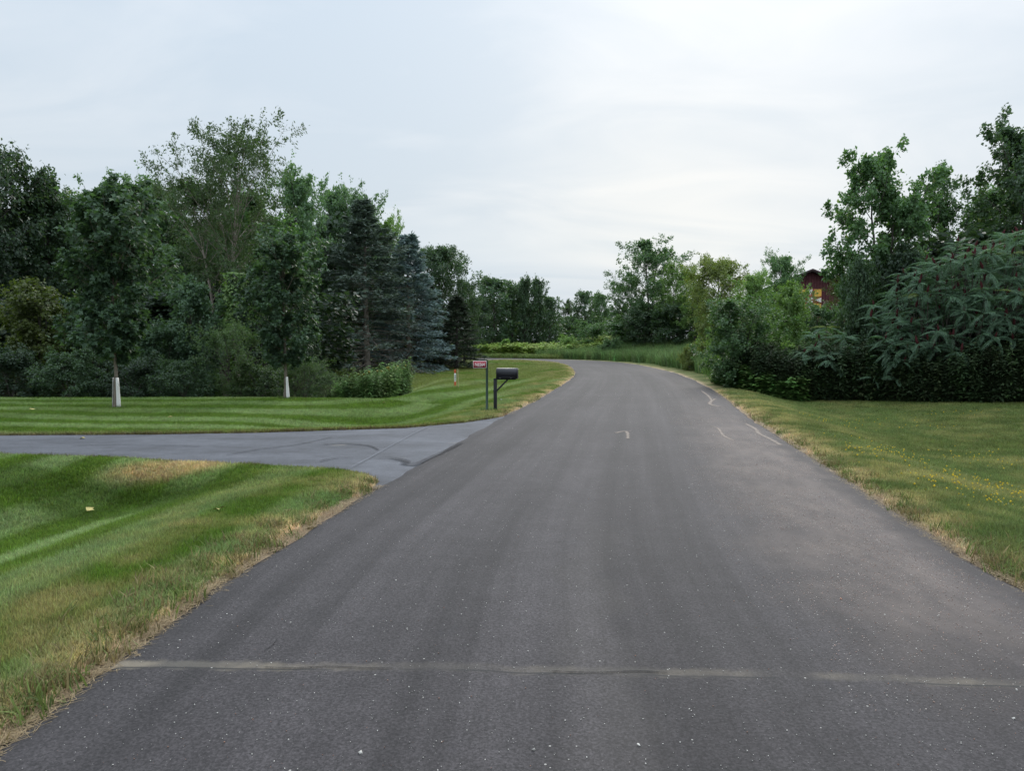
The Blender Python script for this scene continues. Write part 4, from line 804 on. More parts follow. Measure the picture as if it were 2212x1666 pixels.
ok &= ~((sd_ > 0) & (y > 34) & (e > 3.0)); ok &= ~((sd_ < 0) & (y > 46) & (x < -12))
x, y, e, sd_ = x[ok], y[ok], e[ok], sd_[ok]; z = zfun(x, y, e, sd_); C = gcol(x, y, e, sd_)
C = C * rng.uniform(.8, 1.25, (len(x), 1)) * (1 + rng.normal(0, .06, (len(x), 3))); C = np.clip(C * np.array((1.78, 1.78, 1.6)), 0, 1)
rot = np.stack([rng.normal(0, .12, len(x)), rng.normal(0, .12, len(x)), rng.uniform(0, 6.28, len(x))], 1)
wsc = .9 + .03 * y + .03 * np.clip(y - 40, 0, 99); hsc = (.75 + .5 * rng.random(len(x))) * (1 + .008 * y); hsc = hsc * (.55 + .45 * np.clip(e / .4, 0, 1)) * (.8 + .5 * fbm(x, y, .7, 53))
S = np.stack([wsc, wsc, hsc], 1); P3 = np.stack([x, y, z], 1); lf_ = sd_ < 0
print('grass points', len(x))
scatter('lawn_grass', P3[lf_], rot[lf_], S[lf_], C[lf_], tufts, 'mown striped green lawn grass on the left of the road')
scatter('verge_grass', P3[~lf_], rot[~lf_], S[~lf_] * np.array([1, 1, 1.0]), C[~lf_], tufts_rough, 'rougher patchy grass on the right of the road')
# clover heads and yellow trefoil in the right-hand grass
def ball(seed, c, m_):
    r = np.random.default_rng(seed); v = np.array([(1, 0, 0), (-1, 0, 0), (0, 1, 0), (0, -1, 0), (0, 0, 1), (0, 0, -1)]) * .5
    f = np.array([(0, 2, 4), (2, 1, 4), (1, 3, 4), (3, 0, 4), (2, 0, 5), (1, 2, 5), (3, 1, 5), (0, 3, 5)]); return mk('flower', v * .02, f, m_, {'lv': np.full(6, .5)})
bl = ball(0, None, m_weed)
spots = [(1945, 1000, .5, 60), (2140, 1060, 1.0, 90), (2190, 980, .8, 40), (2090, 960, .7, 30), (1890, 1010, .5, 24), (2070, 1075, .3, 50), (2190, 1045, .5, 90), (1900, 968, .6, 26), (1760, 905, .8, 30), (1845, 895, .5, 16), (1960, 905, .9, 40), (2045, 890, .8, 40), (1800, 915, .6, 20), (2185, 1120, .5, 30), (2010, 1005, .5, 20), (2120, 1110, .6, 16)]
fx, fy = [], []
for a, b_, s, n in spots:
    X0, Y0 = gp(a, b_); Y0 *= 1.12; X0 *= 1.12; fx.append(X0 + rng.normal(0, s, n)); fy.append(Y0 + rng.normal(0, s * .8, n) + 0)
fx, fy = np.concatenate(fx), np.concatenate(fy); fe, fs_ = road_e(fx, fy); k = fe > .5; fx, fy, fe, fs_ = fx[k], fy[k], fe[k], fs_[k]
scatter('yellow_flowers', np.stack([fx, fy, zfun(fx, fy, fe, fs_) + rng.uniform(.05, .10, len(fx))], 1), np.zeros((len(fx), 3)), rng.uniform(.9, 1.9, len(fx)), np.tile(np.array((.75, .55, .03)), (len(fx), 1)) * rng.uniform(.8, 1.1, (len(fx), 1)), [bl], 'yellow trefoil flowers in loose patches in the right-hand grass')
n = 3800; fx = rng.uniform(4, 20, n); fy = 6 + 22 * rng.random(n) ** .7; fe, fs_ = road_e(fx, fy); k = (fe > .9) & (fs_ > 0) & (fbm(fx, fy, 2.5, 61) > .47) & (fy < 29); fx, fy, fe, fs_ = fx[k], fy[k], fe[k], fs_[k]
scatter('clover_flowers', np.stack([fx, fy, zfun(fx, fy, fe, fs_) + rng.uniform(.05, .09, len(fx))], 1), np.zeros((len(fx), 3)), rng.uniform(.5, .95, len(fx)), np.tile(np.array((.42, .45, .32)), (len(fx), 1)), [bl], 'small whitish clover heads sprinkled in the right-hand grass')
# pebbles on the road
def stone(seed):
    r = np.random.default_rng(seed); v = np.array([(1, 0, 0), (-1, 0, 0), (0, 1, 0), (0, -1, 0), (0, 0, .6), (0, 0, -.6), (.6, .6, .3), (-.6, -.5, .35)]) * r.uniform(.75, 1.2, (8, 1)) * .5
    f = np.array([(0, 6, 4), (6, 2, 4), (2, 1, 4), (1, 7, 4), (7, 3, 4), (3, 0, 4), (2, 6, 0), (2, 0, 5), (1, 2, 5), (3, 1, 5), (0, 3, 5), (7, 1, 3)]); return mk('pebble', v * .012, f, m_stone, {'lv': np.full(8, r.random())})
m_stone = inst_mat('pebble_stone', 0.0, .3)
n = 14000; v_ = 2.6 * (30 / 2.6) ** rng.random(n); uu = rng.uniform(-HW + .1, HW - .1, n); big = rng.random(n)
k = (rng.random(n) < .55) | (uu > 1.3); v_, uu, big = v_[k], uu[k], big[k]; n = len(v_)
ci = np.interp(v_, L_[:600, 1], np.arange(600)) if False else None
cxs = np.interp(v_, CL[(CL[:, 1] > -5) & (CL[:, 1] < 60) & (CL[:, 0] > 0)][:, 1], CL[(CL[:, 1] > -5) & (CL[:, 1] < 60) & (CL[:, 0] > 0)][:, 0])
pc = np.where(rng.random((n, 1)) < .12, np.array((.36, .2, .14)), np.array((.66, .63, .57))) * rng.uniform(.5, 1.1, (n, 1))
scatter('loose_gravel', np.stack([cxs + uu, v_, .03 * (1 - (uu / HW) ** 2) + .003], 1), rng.uniform(0, 6, (n, 3)), .32 + .55 * big ** 3 + (big > .997) * 1.0, pc, [stone(s) for s in range(4)], 'small pale pebbles scattered over the dark road')
n = 26000; v_ = 3.6 * (22 / 3.6) ** rng.random(n); uu = 1.0 + 2.0 * rng.random(n) ** .8; k = (rng.random(n) < .15 + .9 * (fbm(uu, v_, .9, 91) > .46) * ss(4, 7, v_)) & (uu < HW - .25); v_, uu = v_[k], uu[k]; n = len(v_)
cxs = np.interp(v_, CL[(CL[:, 1] > -5) & (CL[:, 1] < 60) & (CL[:, 0] > 0)][:, 1], CL[(CL[:, 1] > -5) & (CL[:, 1] < 60) & (CL[:, 0] > 0)][:, 0])
pc = np.where(rng.random((n, 1)) < .5, np.array((.46, .32, .26)), np.array((.58, .50, .44))) * rng.uniform(.5, 1.2, (n, 1))
scatter('sandy_grit', np.stack([cxs + uu, v_, .03 * (1 - (uu / HW) ** 2) + .002], 1), rng.uniform(0, 6, (n, 3)), rng.uniform(.3, .75, n), pc, [stone(s + 20) for s in range(3)], 'pinkish sandy grit washed over the right side of the road')
# crumbs of gravel and straw along the road edges
n = 9000; v_ = 2.6 * (30 / 2.6) ** rng.random(n); sg = np.where(rng.random(n) < .5, -1, 1); off = HW + .03 + np.abs(rng.normal(0, .10, n)); xx = np.interp(v_, CL[(CL[:, 1] > -5) & (CL[:, 1] < 60) & (CL[:, 0] > 0)][:, 1], CL[(CL[:, 1] > -5) & (CL[:, 1] < 60) & (CL[:, 0] > 0)][:, 0]) + sg * off
ee_, ss_ = road_e(xx, v_); k = (drive_e(xx, v_) > .1) | (sg > 0); xx, v2, ee_, ss_ = xx[k], v_[k], ee_[k], ss_[k]
scatter('edge_gravel', np.stack([xx, v2, zfun(xx, v2, ee_, ss_) + .004], 1), rng.uniform(0, 6, (len(xx), 3)), rng.uniform(.5, 1.5, len(xx)), np.array((.40, .31, .22))[None] * rng.uniform(.5, 1.2, (len(xx), 1)), [stone(s + 9) for s in range(3)], 'sandy grit along both edges of the road')
def straw(seed):
    r = np.random.default_rng(seed); vs, fs = [], []
    for i in range(6):
        a = r.random() * 6.28; l = r.uniform(.03, .09); p = np.array([r.normal(0, .05), r.normal(0, .05), .004]); d = np.array([math.cos(a), math.sin(a), .12]) * l; s = np.array([-d[1], d[0], 0]) / l * .0022
        b0 = len(vs); vs += [p - s, p + s, p + d]; fs.append((b0, b0 + 1, b0 + 2))
    return mk('straw', np.array(vs), np.array(fs), m_grass, {'lv': np.full(len(vs), .5)})
n = 5000; v_ = 2.6 * (28 / 2.6) ** rng.random(n); sg = np.where(rng.random(n) < .5, -1, 1); off = HW - .02 + np.abs(rng.normal(0, .08, n)); xx = np.interp(v_, CL[(CL[:, 1] > -5) & (CL[:, 1] < 60) & (CL[:, 0] > 0)][:, 1], CL[(CL[:, 1] > -5) & (CL[:, 1] < 60) & (CL[:, 0] > 0)][:, 0]) + sg * off
ee_, ss_ = road_e(xx, v_); k = (drive_e(xx, v_) > .1) | (sg > 0); xx, v2, ee_, ss_ = xx[k], v_[k], ee_[k], ss_[k]
scatter('dry_straw', np.stack([xx, v2, np.maximum(zfun(xx, v2, ee_, ss_), -.01) + .006], 1), np.stack([np.zeros(len(xx)), np.zeros(len(xx)), rng.uniform(0, 6, len(xx))], 1), rng.uniform(.7, 1.5, len(xx)), np.array((.42, .32, .19))[None] * rng.uniform(.6, 1.2, (len(xx), 1)), [straw(s) for s in range(4)], 'dry cut grass lying along the road edges')

# tall weeds
def weed(seed, h, nl, ls, leaf='narrow', top=None):
    r = np.random.default_rng(seed); z_ = np.linspace(0, h, 5); b_ = r.normal(0, .06, 2); st = np.stack([b_[0] * (z_ / h) ** 2 * h, b_[1] * (z_ / h) ** 2 * h, z_], 1)
    v, q = tubes(st[None], np.linspace(.006, .003, 5)[None], 3); s = r.uniform(.12, 1, nl); a = np.arange(nl) * 2.4; pos = np.stack([b_[0] * s ** 2 * h, b_[1] * s ** 2 * h, s * h], 1)
    ax = nrm(np.stack([np.cos(a), np.sin(a), r.uniform(-.1, .6, nl)], 1)); no = nrm(np.array([0, 0, 1.]) + rv(r, nl, .25)); lv, lf, la = leaf_mesh(pos, no, ax, ls * (1.1 - .5 * s) * r.uniform(.8, 1.2, nl), leaf, r.random(nl))
    return mk('weed', np.concatenate([lv, v]), [lf, q + len(lv)], m_weed, {'lv': np.concatenate([la, np.full(len(v), .4)])})
weeds = [weed(s, 1.0, 34, .15) for s in range(4)]; weeds_b = [weed(s + 5, 1.0, 22, .2, 'oval') for s in range(3)]
tallg = [tuft(s + 30, 26, 1.0, .14, .014, .35, m_weed) for s in range(4)]
def region(n, x0, x1, y0, y1): return rng.uniform(x0, x1, n), rng.uniform(y0, y1, n)
def wscatter(name, x, y, srcs, h, hv, col, cv, label, wsc=1.0):
    e, s = road_e(x, y); n = len(x); c = np.asarray(col)[None] * rng.uniform(1 - cv, 1 + cv, (n, 1)) * (1 + rng.normal(0, .08, (n, 3)))
    c = c * np.array((1.45, 1.5, 1.35)); hh = np.asarray(h) * rng.uniform(1 - hv, 1 + hv, n); return scatter(name, np.stack([x, y, zfun(x, y, e, s)], 1), np.stack([rng.normal(0, .1, n), rng.normal(0, .1, n), rng.uniform(0, 6.28, n)], 1), np.stack([hh ** .5 * wsc, hh ** .5 * wsc, hh], 1), np.clip(c, 0, 1), srcs, label)
# goldenrod patch right of the grey-green shrubs on the left lawn
x, y = region(1700, px(715, 30), px(880, 30), 26.8, 33.5); cxp = (px(715, 30) + px(880, 30)) / 2; hw_ = (px(880, 30) - px(715, 30)) / 2
k = ((x - cxp) / hw_) ** 2 + ((y - 30) / 3.3) ** 2 < 1 + .3 * (fbm(x, y, 1, 71) - .5); x, y = x[k], y[k]
h = (.5 + .7 * ss(-1.2, .9, (x - cxp) / hw_)) * (.7 + .6 * fbm(x, y, .8, 79)); wscatter('tall_weeds', x, y, weeds, h, .3, (.105, .17, .06), .3, 'patch of tall green goldenrod on the lawn left of the marker posts', 1.2)
k = rng.random(len(x)) < .10; k &= x > cxp - .2; xg, yg = x[k], y[k]; e_, s_ = road_e(xg, yg)
scatter('goldenrod_flowers', np.stack([xg, yg, zfun(xg, yg, e_, s_) + h[k] * 1.0], 1), rng.uniform(0, 6, (len(xg), 3)), rng.uniform(3, 7, len(xg)), np.tile(np.array((.26, .22, .04)), (len(xg), 1)), [bl], 'faded yellow tops on the goldenrod patch')
# weeds below the sumac and shrubs on the right, shade put into their green
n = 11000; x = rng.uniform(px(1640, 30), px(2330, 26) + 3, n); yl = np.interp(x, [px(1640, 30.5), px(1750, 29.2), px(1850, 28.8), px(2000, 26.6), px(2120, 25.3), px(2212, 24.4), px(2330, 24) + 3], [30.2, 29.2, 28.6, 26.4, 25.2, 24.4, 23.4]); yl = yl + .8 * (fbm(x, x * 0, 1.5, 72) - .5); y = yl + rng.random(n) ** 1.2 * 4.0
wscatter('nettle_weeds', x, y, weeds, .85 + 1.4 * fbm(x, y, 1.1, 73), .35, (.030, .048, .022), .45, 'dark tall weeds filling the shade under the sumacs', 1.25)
n = 3000; x = rng.uniform(9.7, px(1760, 28.3), n); yl = np.interp(x, [9.7, 10.4, px(1760, 28.3)], [31.8, 29.8, 29.0]); y = yl + rng.random(n) * 3
wscatter('bramble_patch', x, y, weeds_b, .2 + .95 * fbm(x, y, .9, 74), .45, (.065, .12, .035), .35, 'low leafy brambles at the foot of the large dark roadside shrub', 1.7)
# long grass along the right of the bend
x, y = region(42000, 3, 34, 34, 100); e, s = road_e(x, y); k = (s > 0) & (e > 1.7 + 1.2 * (fbm(x, y, 3, 75) - .5)) & (e < 15) & (x < 26); x, y = x[k], y[k]
wscatter('long_grass', x, y, tallg, .85 + .6 * fbm(x, y, 3, 76), .25, (.115, .175, .065), .35, 'tall unmown grass along the outside of the bend', 1.6)
x, y = region(9000, 0, 26, 36, 96); e, s = road_e(x, y); k = (s > 0) & (e > 3) & (e < 12) & (fbm(x, y, 4, 77) > .5); x, y = x[k], y[k]
wscatter('roadside_weeds', x, y, weeds_b, .8, .3, (.105, .17, .04), .3, 'leafy weeds among the long grass outside the bend', 1.6)
# crop field beyond the bend
x, y = region(24000, -30, 16, 89, 104); e, s = road_e(x, y); k = (s > 0) & (e > 2.0); x, y = x[k], y[k]
wscatter('crop_field', x, y, weeds_b, .7 + .9 * fbm(x, y, 1.6, 78), .4, (.165, .225, .05), .28, 'band of yellow-green crop beyond the bend', 2.2)
n = 3600; x = rng.uniform(-26, 6, n); ycl = np.interp(x, [-30, -12, -5, -.5, 3.2], [91.5, 89, 87, 84.7, 81]); y = ycl + HW + rng.uniform(.8, 3.6, n)
wscatter('roadside_grass', x, y, tallg, .55, .4, (.13, .17, .055), .25, 'scruffy grass along the far edge of the bend', 1.6)

# far woods that read as one mass: joined low-detail crowns
def mass(name, places, kind, lm, label):
    g = PROTO[kind][5]; vs, fs, las, o = [], [], [], 0; r = np.random.default_rng(len(places))
    for (x, y, h, rr) in places:
        a = r.random() * 6.28; c, s = math.cos(a), math.sin(a); v = g['lv'] * np.array([rr / g['R'], rr / g['R'], h / g['H']]); v = v @ np.array([[c, s, 0], [-s, c, 0], [0, 0, 1]]) + np.array([x, y, -.2])
        vs.append(v); fs.append(g['lf'] + o); las.append(np.clip(g['la'] * r.uniform(.6, 1.1), 0, .95)); o += len(v)
    ob = part(name, mk(name, np.concatenate(vs), np.concatenate(fs), lm, {'lv': np.concatenate(las)}), kind='stuff'); ob['label'] = label; return ob
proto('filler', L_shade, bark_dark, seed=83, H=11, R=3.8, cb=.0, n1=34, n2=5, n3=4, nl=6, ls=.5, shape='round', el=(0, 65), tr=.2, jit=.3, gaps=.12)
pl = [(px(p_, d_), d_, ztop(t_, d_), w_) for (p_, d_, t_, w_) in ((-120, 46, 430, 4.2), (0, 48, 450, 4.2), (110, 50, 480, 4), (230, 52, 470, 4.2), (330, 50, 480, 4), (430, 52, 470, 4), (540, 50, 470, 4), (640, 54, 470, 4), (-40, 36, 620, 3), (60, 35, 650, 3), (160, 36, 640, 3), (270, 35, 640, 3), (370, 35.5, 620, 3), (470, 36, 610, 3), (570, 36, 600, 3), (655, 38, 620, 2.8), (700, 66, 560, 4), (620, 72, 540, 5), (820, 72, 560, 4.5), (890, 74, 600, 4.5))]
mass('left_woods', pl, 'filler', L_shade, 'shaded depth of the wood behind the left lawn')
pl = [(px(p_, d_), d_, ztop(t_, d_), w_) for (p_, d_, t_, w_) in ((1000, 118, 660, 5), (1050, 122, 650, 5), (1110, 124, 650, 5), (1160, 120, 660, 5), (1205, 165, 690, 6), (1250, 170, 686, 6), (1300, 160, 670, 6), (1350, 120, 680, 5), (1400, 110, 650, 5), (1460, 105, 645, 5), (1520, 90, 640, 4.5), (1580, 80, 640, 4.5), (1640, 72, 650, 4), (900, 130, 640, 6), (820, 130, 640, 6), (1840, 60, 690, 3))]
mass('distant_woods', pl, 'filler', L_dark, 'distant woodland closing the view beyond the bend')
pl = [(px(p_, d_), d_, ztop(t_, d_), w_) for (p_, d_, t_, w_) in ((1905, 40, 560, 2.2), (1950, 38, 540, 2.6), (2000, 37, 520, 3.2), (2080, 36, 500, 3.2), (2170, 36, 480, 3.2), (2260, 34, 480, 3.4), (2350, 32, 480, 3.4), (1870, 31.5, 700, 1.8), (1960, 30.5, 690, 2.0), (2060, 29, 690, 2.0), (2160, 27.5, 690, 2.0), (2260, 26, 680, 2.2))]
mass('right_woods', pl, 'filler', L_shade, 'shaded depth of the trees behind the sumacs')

# ------------------------------------------------------------------ barn with a painted square on its gable
m_red = mat('barn_red_boards', (.075, .028, .030), .85, .15, (3, .25)); m_roof = mat('barn_metal_roof', (.36, .38, .40), .45, .5, (2, .15)); m_trim = mat('barn_dark_trim', (.05, .035, .035), .8, .2)
bd = 80.; bx, by = px(1748, bd), bd; barn = thing('barn', 'dark red board barn with pale metal roof half hidden between the trees', 'barn', (bx, by, -.3), R_(-8))
ridge = ztop(585, bd) + .3; hw_b = 5.2; eave = ridge - 2.15; dep = 14
def mesh_o(name, v, f, m, par, **k): return part(name, mk(name, np.array(v, float), f, m), par, **k)
mesh_o('wall', [(-hw_b, .06, 0), (hw_b, .06, 0), (hw_b, .06, eave), (0, .06, ridge - .12), (-hw_b, .06, eave), (-hw_b, dep, 0), (hw_b, dep, 0), (hw_b, dep, eave), (0, dep, ridge - .12), (-hw_b, dep, eave)],
       [np.array([[0, 1, 2, 3, 4], [6, 5, 9, 8, 7]]), np.array([[1, 6, 7, 2], [5, 0, 4, 9]])], m_red, barn)
nb = 34; bw = 2 * hw_b / nb
for i in range(nb):
    x0 = -hw_b + bw * i + .008; x1 = x0 + bw - .016; h0 = eave + (ridge - .12 - eave) * (1 - abs(x0) / hw_b); h1 = eave + (ridge - .12 - eave) * (1 - abs(x1) / hw_b); dz = .02 + .008 * (i % 3)
    mesh_o('board', [(x0, -dz, 0), (x1, -dz, 0), (x1, -dz, h1), (x0, -dz, h0), (x0, .058, 0), (x1, .058, 0), (x1, .058, h1), (x0, .058, h0)], np.array([[0, 1, 2, 3], [1, 5, 6, 2], [4, 0, 3, 7], [3, 2, 6, 7]]), m_red, barn)
for sgn in (-1, 1):
    ex = sgn * (hw_b + .5); ez = eave - .2; th = .12
    v = [(0, -.5, ridge), (ex, -.5, ez), (ex, dep + .4, ez), (0, dep + .4, ridge), (0, -.5, ridge + th), (ex, -.5, ez + th), (ex, dep + .4, ez + th), (0, dep + .4, ridge + th)]
    ro = mesh_o('roof', v, np.array([[0, 1, 2, 3], [7, 6, 5, 4], [0, 4, 5, 1], [2, 6, 7, 3], [1, 5, 6, 2]]), m_roof, barn)
    v2 = [(0, -.56, ridge - .16), (ex, -.56, ez - .16), (ex, -.505, ez - .16), (0, -.505, ridge - .16), (0, -.56, ridge + th), (ex, -.56, ez + th), (ex, -.505, ez + th), (0, -.505, ridge + th)]
    mesh_o('rake_board', v2, np.array([[0, 1, 2, 3], [7, 6, 5, 4], [0, 4, 5, 1], [2, 6, 7, 3], [1, 5, 6, 2]]), m_trim, barn)
# square board with an eight-pointed star in yellow, white and rust
qs = 1.22; qz = ztop(649, bd) + .3; qo = mesh_o('star_board', [(-qs, -.10, qz - qs), (qs, -.10, qz - qs), (qs, -.10, qz + qs), (-qs, -.10, qz + qs), (-qs, -.045, qz - qs), (qs, -.045, qz - qs), (qs, -.045, qz + qs), (-qs, -.045, qz + qs)],
   np.array([[0, 1, 2, 3], [1, 5, 6, 2], [4, 0, 3, 7], [3, 2, 6, 7], [0, 4, 5, 1]]), mat('rust_paint', (.26, .07, .035), .6, .3), barn, loc=(-.1, 0, 0))
m_y = mat('yellow_paint', (.72, .42, .07), .6, .3); m_w = mat('white_paint', (.75, .73, .70), .6, .3)
def flat(name, pts, m, z=-.106): return mesh_o(name, [(a * qs, z, qz + b_ * qs) for a, b_ in pts], np.array([list(range(len(pts)))]), m, qo)
for q_ in range(4):
    c, s = (1, 0, -1, 0)[q_], (0, 1, 0, -1)[q_]; ro_ = lambda P: [(a * c - b_ * s, a * s + b_ * c) for a, b_ in P]
    flat('yellow_patch', ro_([(.30, .30), (.96, .36), (.96, .96), (.36, .96)]), m_y)
    flat('white_patch', ro_([(.96, -.22), (.96, .22), (.42, 0)]), m_w); flat('white_patch', ro_([(.0, .0), (.28, .12), (.12, .28)]), m_w, -.109)

# ------------------------------------------------------------------ mailbox
m_blk = mat('black_enamel', (.010, .011, .016), .42, .5, (12, .15)); m_post = mat('black_post_paint', (.012, .013, .018), .55, .4, (8, .2)); m_bolt = mat('zinc_bolt', (.5, .5, .48), .4, .5, metal=.8); m_latch = mat('pale_latch', (.5, .45, .36), .5, .5)
mx_, my_ = gp(1070, 888); mb = thing('mailbox', 'black arched mailbox on a black square post at the road edge', 'mailbox', (mx_, my_, zg(mx_, my_)), R_(-9))
v, f = boxes([(0, 0, .45, .09, .09, 1.0)]); bevel(part('post', mk('post', v, f, m_post), mb), .006)
v, f = boxes([(.28, 0, .935, .62, .10, .03)]); part('shelf', mk('shelf', v, f, m_post), mb)
v, f = boxes([(0, 0, .60, .106, .106, .05)]); bevel(part('bracket', mk('bracket', v, f, m_post), mb), .004)
bp_ = np.array([(.04, 0, .60), (.36, 0, .925)]); L = np.linalg.norm(bp_[1] - bp_[0]); v, f = boxes([(0, 0, 0, L, .045, .045)]); br = part('brace', mk('brace', v, f, m_post), mb, loc=(bp_[0] + bp_[1]) / 2, rot=(0, -math.atan2(.325, .32), 0)); bevel(br, .004)
x0, x1, bwid, zb, zs = .045, .625, .125, .955, .165; prof = [(-bwid, zb), (-bwid, zb + zs)] + [(-bwid * math.cos(a), zb + zs + bwid * 1.05 * math.sin(a)) for a in np.linspace(.15, math.pi - .15, 11)] + [(bwid, zb + zs), (bwid, zb)]
npf = len(prof); vv = [(x_, a, b_) for x_ in (x0, x1) for a, b_ in prof]; fq = [(i, i + 1, npf + i + 1, npf + i) for i in range(npf - 1)] + [(npf - 1, 0, npf, 2 * npf - 1)]
body = part('body', mk('body', np.array(vv), [np.array(fq), np.array([list(range(npf))])], m_blk), mb)
sc_p = [(a * 1.03, zb - .004 + (b_ - zb) * 1.02) for a, b_ in prof]; vv = [(x_, a, b_) for x_ in (x1 + .001, x1 + .018) for a, b_ in sc_p]
door = part('door', mk('door', np.array(vv), [np.array(fq), np.array([list(range(npf))[::-1], list(range(npf, 2 * npf))])], m_blk), mb)
v, f = boxes([(x1 + .04, 0, zb + .27, .05, .03, .012)]); part('handle', mk('handle', v, f, m_latch), door)
for zz in (.035, .13):
    v, f = boxes([((x0 + x1) / 2, -bwid - .0015, zb + zz, .50, .008, .012)]); part('rib', mk('rib', v, f, m_blk), body)
for xx_ in (.16, .47):
    v, f = boxes([(xx_, -bwid - .004, zb + .012, .014, .01, .014)]); part('bolt', mk('bolt', v, f, m_bolt), body)
# ------------------------------------------------------------------ address sign
m_grn = mat('green_steel_post', (.085, .135, .115), .5, .5, (20, .2)); m_srd = mat('sign_red', (.36, .010, .028), .4, .5, (8, .06)); m_sw = mat('sign_white', (.80, .77, .76), .5, .4)
sx_, sy_ = gp(1052, 888); sg_ = thing('address_sign', 'red house number sign N6564 on a green steel post beside the mailbox', 'sign', (sx_, sy_, zg(sx_, sy_)), R_(6))
u = [(-.035, .012), (-.018, .012), (-.014, -.014), (.014, -.014), (.018, .012), (.035, .012), (.035, .008), (.021, .008), (.017, -.018), (-.017, -.018), (-.021, .008), (-.035, .008)]
k = len(u); vv = [(a, b_, z_) for z_ in (-.1, 1.47) for a, b_ in u]; fq = [((i + 1) % k, i, k + i, k + (i + 1) % k) for i in range(k)]
pst = part('post', mk('sign_post', np.array(vv), [np.array(fq), np.array([list(range(k, 2 * k))])], m_grn), sg_)
v, f = boxes([(-.205, -.024, 1.36, .38, .004, .205)]); plate = bevel(part('plate', mk('plate', v, f, m_sw), sg_), .0015, 1)
v, f = boxes([(-.205, -.0265, 1.36, .358, .002, .183)]); part('face', mk('face', v, f, m_srd), plate)
def text(body_, size, loc, sx, parent, m, name='lettering', rz=0):
    c = bpy.data.curves.new('t', 'FONT'); c.body = body_; c.size = size; c.align_x = 'CENTER'; c.align_y = 'CENTER'; c.extrude = .0008; c.offset = size * .012
    tmp = bpy.data.objects.new('t', c); sc.collection.objects.link(tmp); bpy.context.view_layer.update(); me = bpy.data.meshes.new_from_object(tmp.evaluated_get(bpy.context.evaluated_depsgraph_get())); bpy.data.objects.remove(tmp)
    me.materials.clear(); me.materials.append(m); return part(name, me, parent, loc=loc, rot=(R_(90), 0, rz), scale=(sx, 1, 1))
text('N6564', .132, (-.205, -.0285, 1.355), .78, plate, m_sw)
lr = np.random.default_rng(2); tb = []
for z_, xa, xb in ((1.437, -.34, -.05), (1.278, -.27, -.13)):
    xq = xa
    while xq < xb:
        wq_ = lr.uniform(.006, .011); tb.append((xq, -.0285, z_, wq_, .0015, .006)); xq += wq_ + .007 + (.012 if lr.random() < .18 else 0)
v, f = boxes(tb); part('small_print', mk('small_print', v, f, m_sw), plate, kind='stuff')
for z_ in (1.43, 1.29):
    v, f = boxes([(0, -.0275, z_, .012, .008, .012)]); part('bolt', mk('bolt', v, f, m_bolt), sg_)
# ------------------------------------------------------------------ marker posts on the lawn
m_or = mat('orange_plastic', (.52, .10, .035), .5, .4, (10, .1)); m_wh = mat('white_label', (.8, .8, .76), .5, .4); m_dk = mat('black_print', (.03, .03, .04), .5, .3); m_stk = mat('weathered_wood', (.45, .37, .22), .8, .2, (20, .2))
ux = px(983, 34.5); uo = thing('utility_marker', 'short orange and white utility marker post on the far lawn', 'marker post', (ux, 34.5, zg(ux, 34.5)), R_(8))
for (nm, z0_, z1_, w_, m_) in (('base_post', -.1, .26, .10, m_or), ('label_band', .26, .66, .092, m_wh), ('cap', .66, .84, .10, m_or)):
    v, f = boxes([(0, 0, (z0_ + z1_) / 2, w_, .03, z1_ - z0_)]); bevel(part(nm, mk(nm, v, f, m_), uo), .006)
v, f = boxes([(.0, -.017, .50, .03, .003, .20), (.0, -.017, .34, .045, .003, .03)]); part('print', mk('print', v, f, m_dk), uo)
hx = px(990, 33.6); v, f = boxes([(0, 0, .42, .028, .028, 1.0)]); ho = part('survey_stake', mk('survey_stake', v, f, m_stk), loc=(hx, 33.6, zg(hx, 33.6)), rot=(0, R_(-1.5), 0)); bevel(ho, .004, 1); ho['label'] = 'thin pale wooden stake beside the orange utility marker'; ho['category'] = 'stake'
# small plastic pipe end and bird box
m_pipe = mat('white_plastic', (.75, .75, .7), .5, .4); wx_, wy_ = gp(1080, 878)
zz = np.array([[(0, 0, 0.03), (.55, .05, .03)]]); v, q = tubes(zz, np.array([[.03, .03]]), 8); wo = part('drain_pipe', mk('drain_pipe', v, q, m_pipe, smooth=True), loc=(wx_ - .15, 24.5, zg(wx_, 24.5)), rot=(0, 0, .1)); wo['label'] = 'short white plastic pipe lying in the grass behind the mailbox'; wo['category'] = 'pipe'; sm = wo.modifiers.new('s', 'SOLIDIFY'); sm.thickness = .004
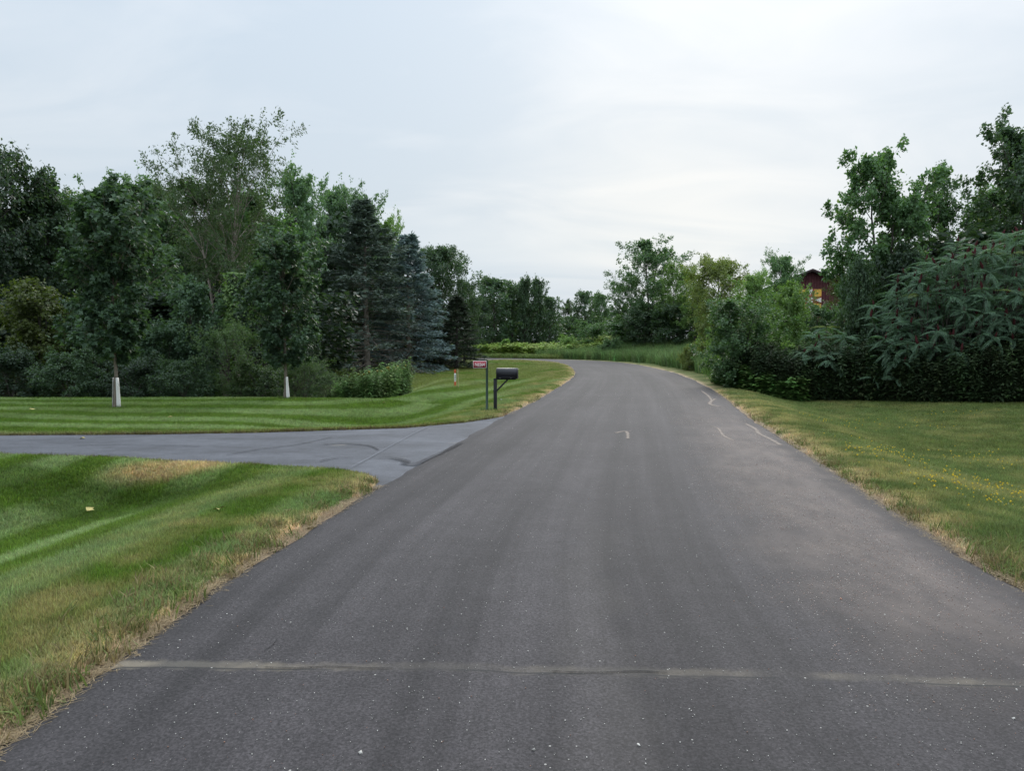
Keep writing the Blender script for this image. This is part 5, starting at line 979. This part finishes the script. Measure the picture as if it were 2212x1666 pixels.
# fallen leaves on the lawn
m_fl = mat('fallen_leaf_yellow', (.5, .42, .16), .7, .2, (30, .3))
LV_, LF_ = LEAVES['maple']; lme = mk('fallen_leaf', LV_ * np.array([.13, .13, .25]), LF_, m_fl)
for (a, b_, lab) in ((186, 1065, 'yellow fallen leaf in the dark hollow of the near lawn'), (475, 1134, 'pale fallen leaf on the near lawn slope'), (1032 // 1, 1030, None), (833, 868, 'pale fallen leaf on the lawn crest near the guarded maple at right'), (70, 892, 'pale fallen leaf left of the left guarded maple'), (362, 908, 'fallen leaf on the lawn between the two guarded maples'), (172, 948, 'fallen leaf lying on the driveway')):
    if not lab: continue
    X0, Y0 = gp(a, b_)
    if Y0 < 11: X0 *= 1.08; Y0 *= 1.08
    zz = zg(X0, Y0) + (.07 if 'driveway' not in lab else .06); fo = part('fallen_leaf', lme, loc=(X0, Y0, zz), rot=(.3, .2, a * .1)); fo['label'] = lab; fo['category'] = 'leaf'; fo['group'] = 'fallen leaves on lawn and driveway'
# longer tufts the mower misses round posts and trunks, and clumps leaning over the road edge
tp, tc_ = [], []
for (a, b_, rr_, n) in ((mx_, my_, .14, 26), (sx_, sy_, .14, 26), (px(247, 20.9), 20.9, .2, 34), (px(615, 24.3), 24.3, .2, 30), (ux, 34.5, .12, 14), (hx, 33.6, .1, 10)):
    for i in range(n): tp.append((a + rng.normal(0, rr_), b_ + rng.normal(0, rr_))); tc_.append((.09, .15, .03))
for i in range(520):
    v1 = 2.8 * (26 / 2.8) ** rng.random(); sg1 = rng.choice([-1, 1]); cc = np.interp(v1, CL[100:220, 1], CL[100:220, 0]) if False else float(np.interp(v1, CL[(CL[:, 1] > -5) & (CL[:, 1] < 60) & (CL[:, 0] > 0)][:, 1], CL[(CL[:, 1] > -5) & (CL[:, 1] < 60) & (CL[:, 0] > 0)][:, 0])); X1 = cc + sg1 * (HW + .06 + abs(rng.normal(0, .3)))
    if sg1 < 0 and drive_e(X1, v1) < .2: continue
    for j in range(3): tp.append((X1 + rng.normal(0, .05), v1 + rng.normal(0, .06))); tc_.append((.14, .19, .05) if rng.random() < .6 else (.22, .18, .08))
tp = np.array(tp); tc_ = np.array(tc_) * rng.uniform(.8, 1.3, (len(tp), 1)); e1, s1 = road_e(tp[:, 0], tp[:, 1])
scatter('unmown_tufts', np.stack([tp[:, 0], tp[:, 1], zfun(tp[:, 0], tp[:, 1], e1, s1)], 1), np.stack([rng.normal(0, .2, len(tp)), rng.normal(0, .2, len(tp)), rng.uniform(0, 6.28, len(tp))], 1), rng.uniform(.9, 2.0, len(tp)), tc_, tufts_rough, 'longer grass tufts round the posts, trunks and along the road edge')
print('objects', len(bpy.data.objects))
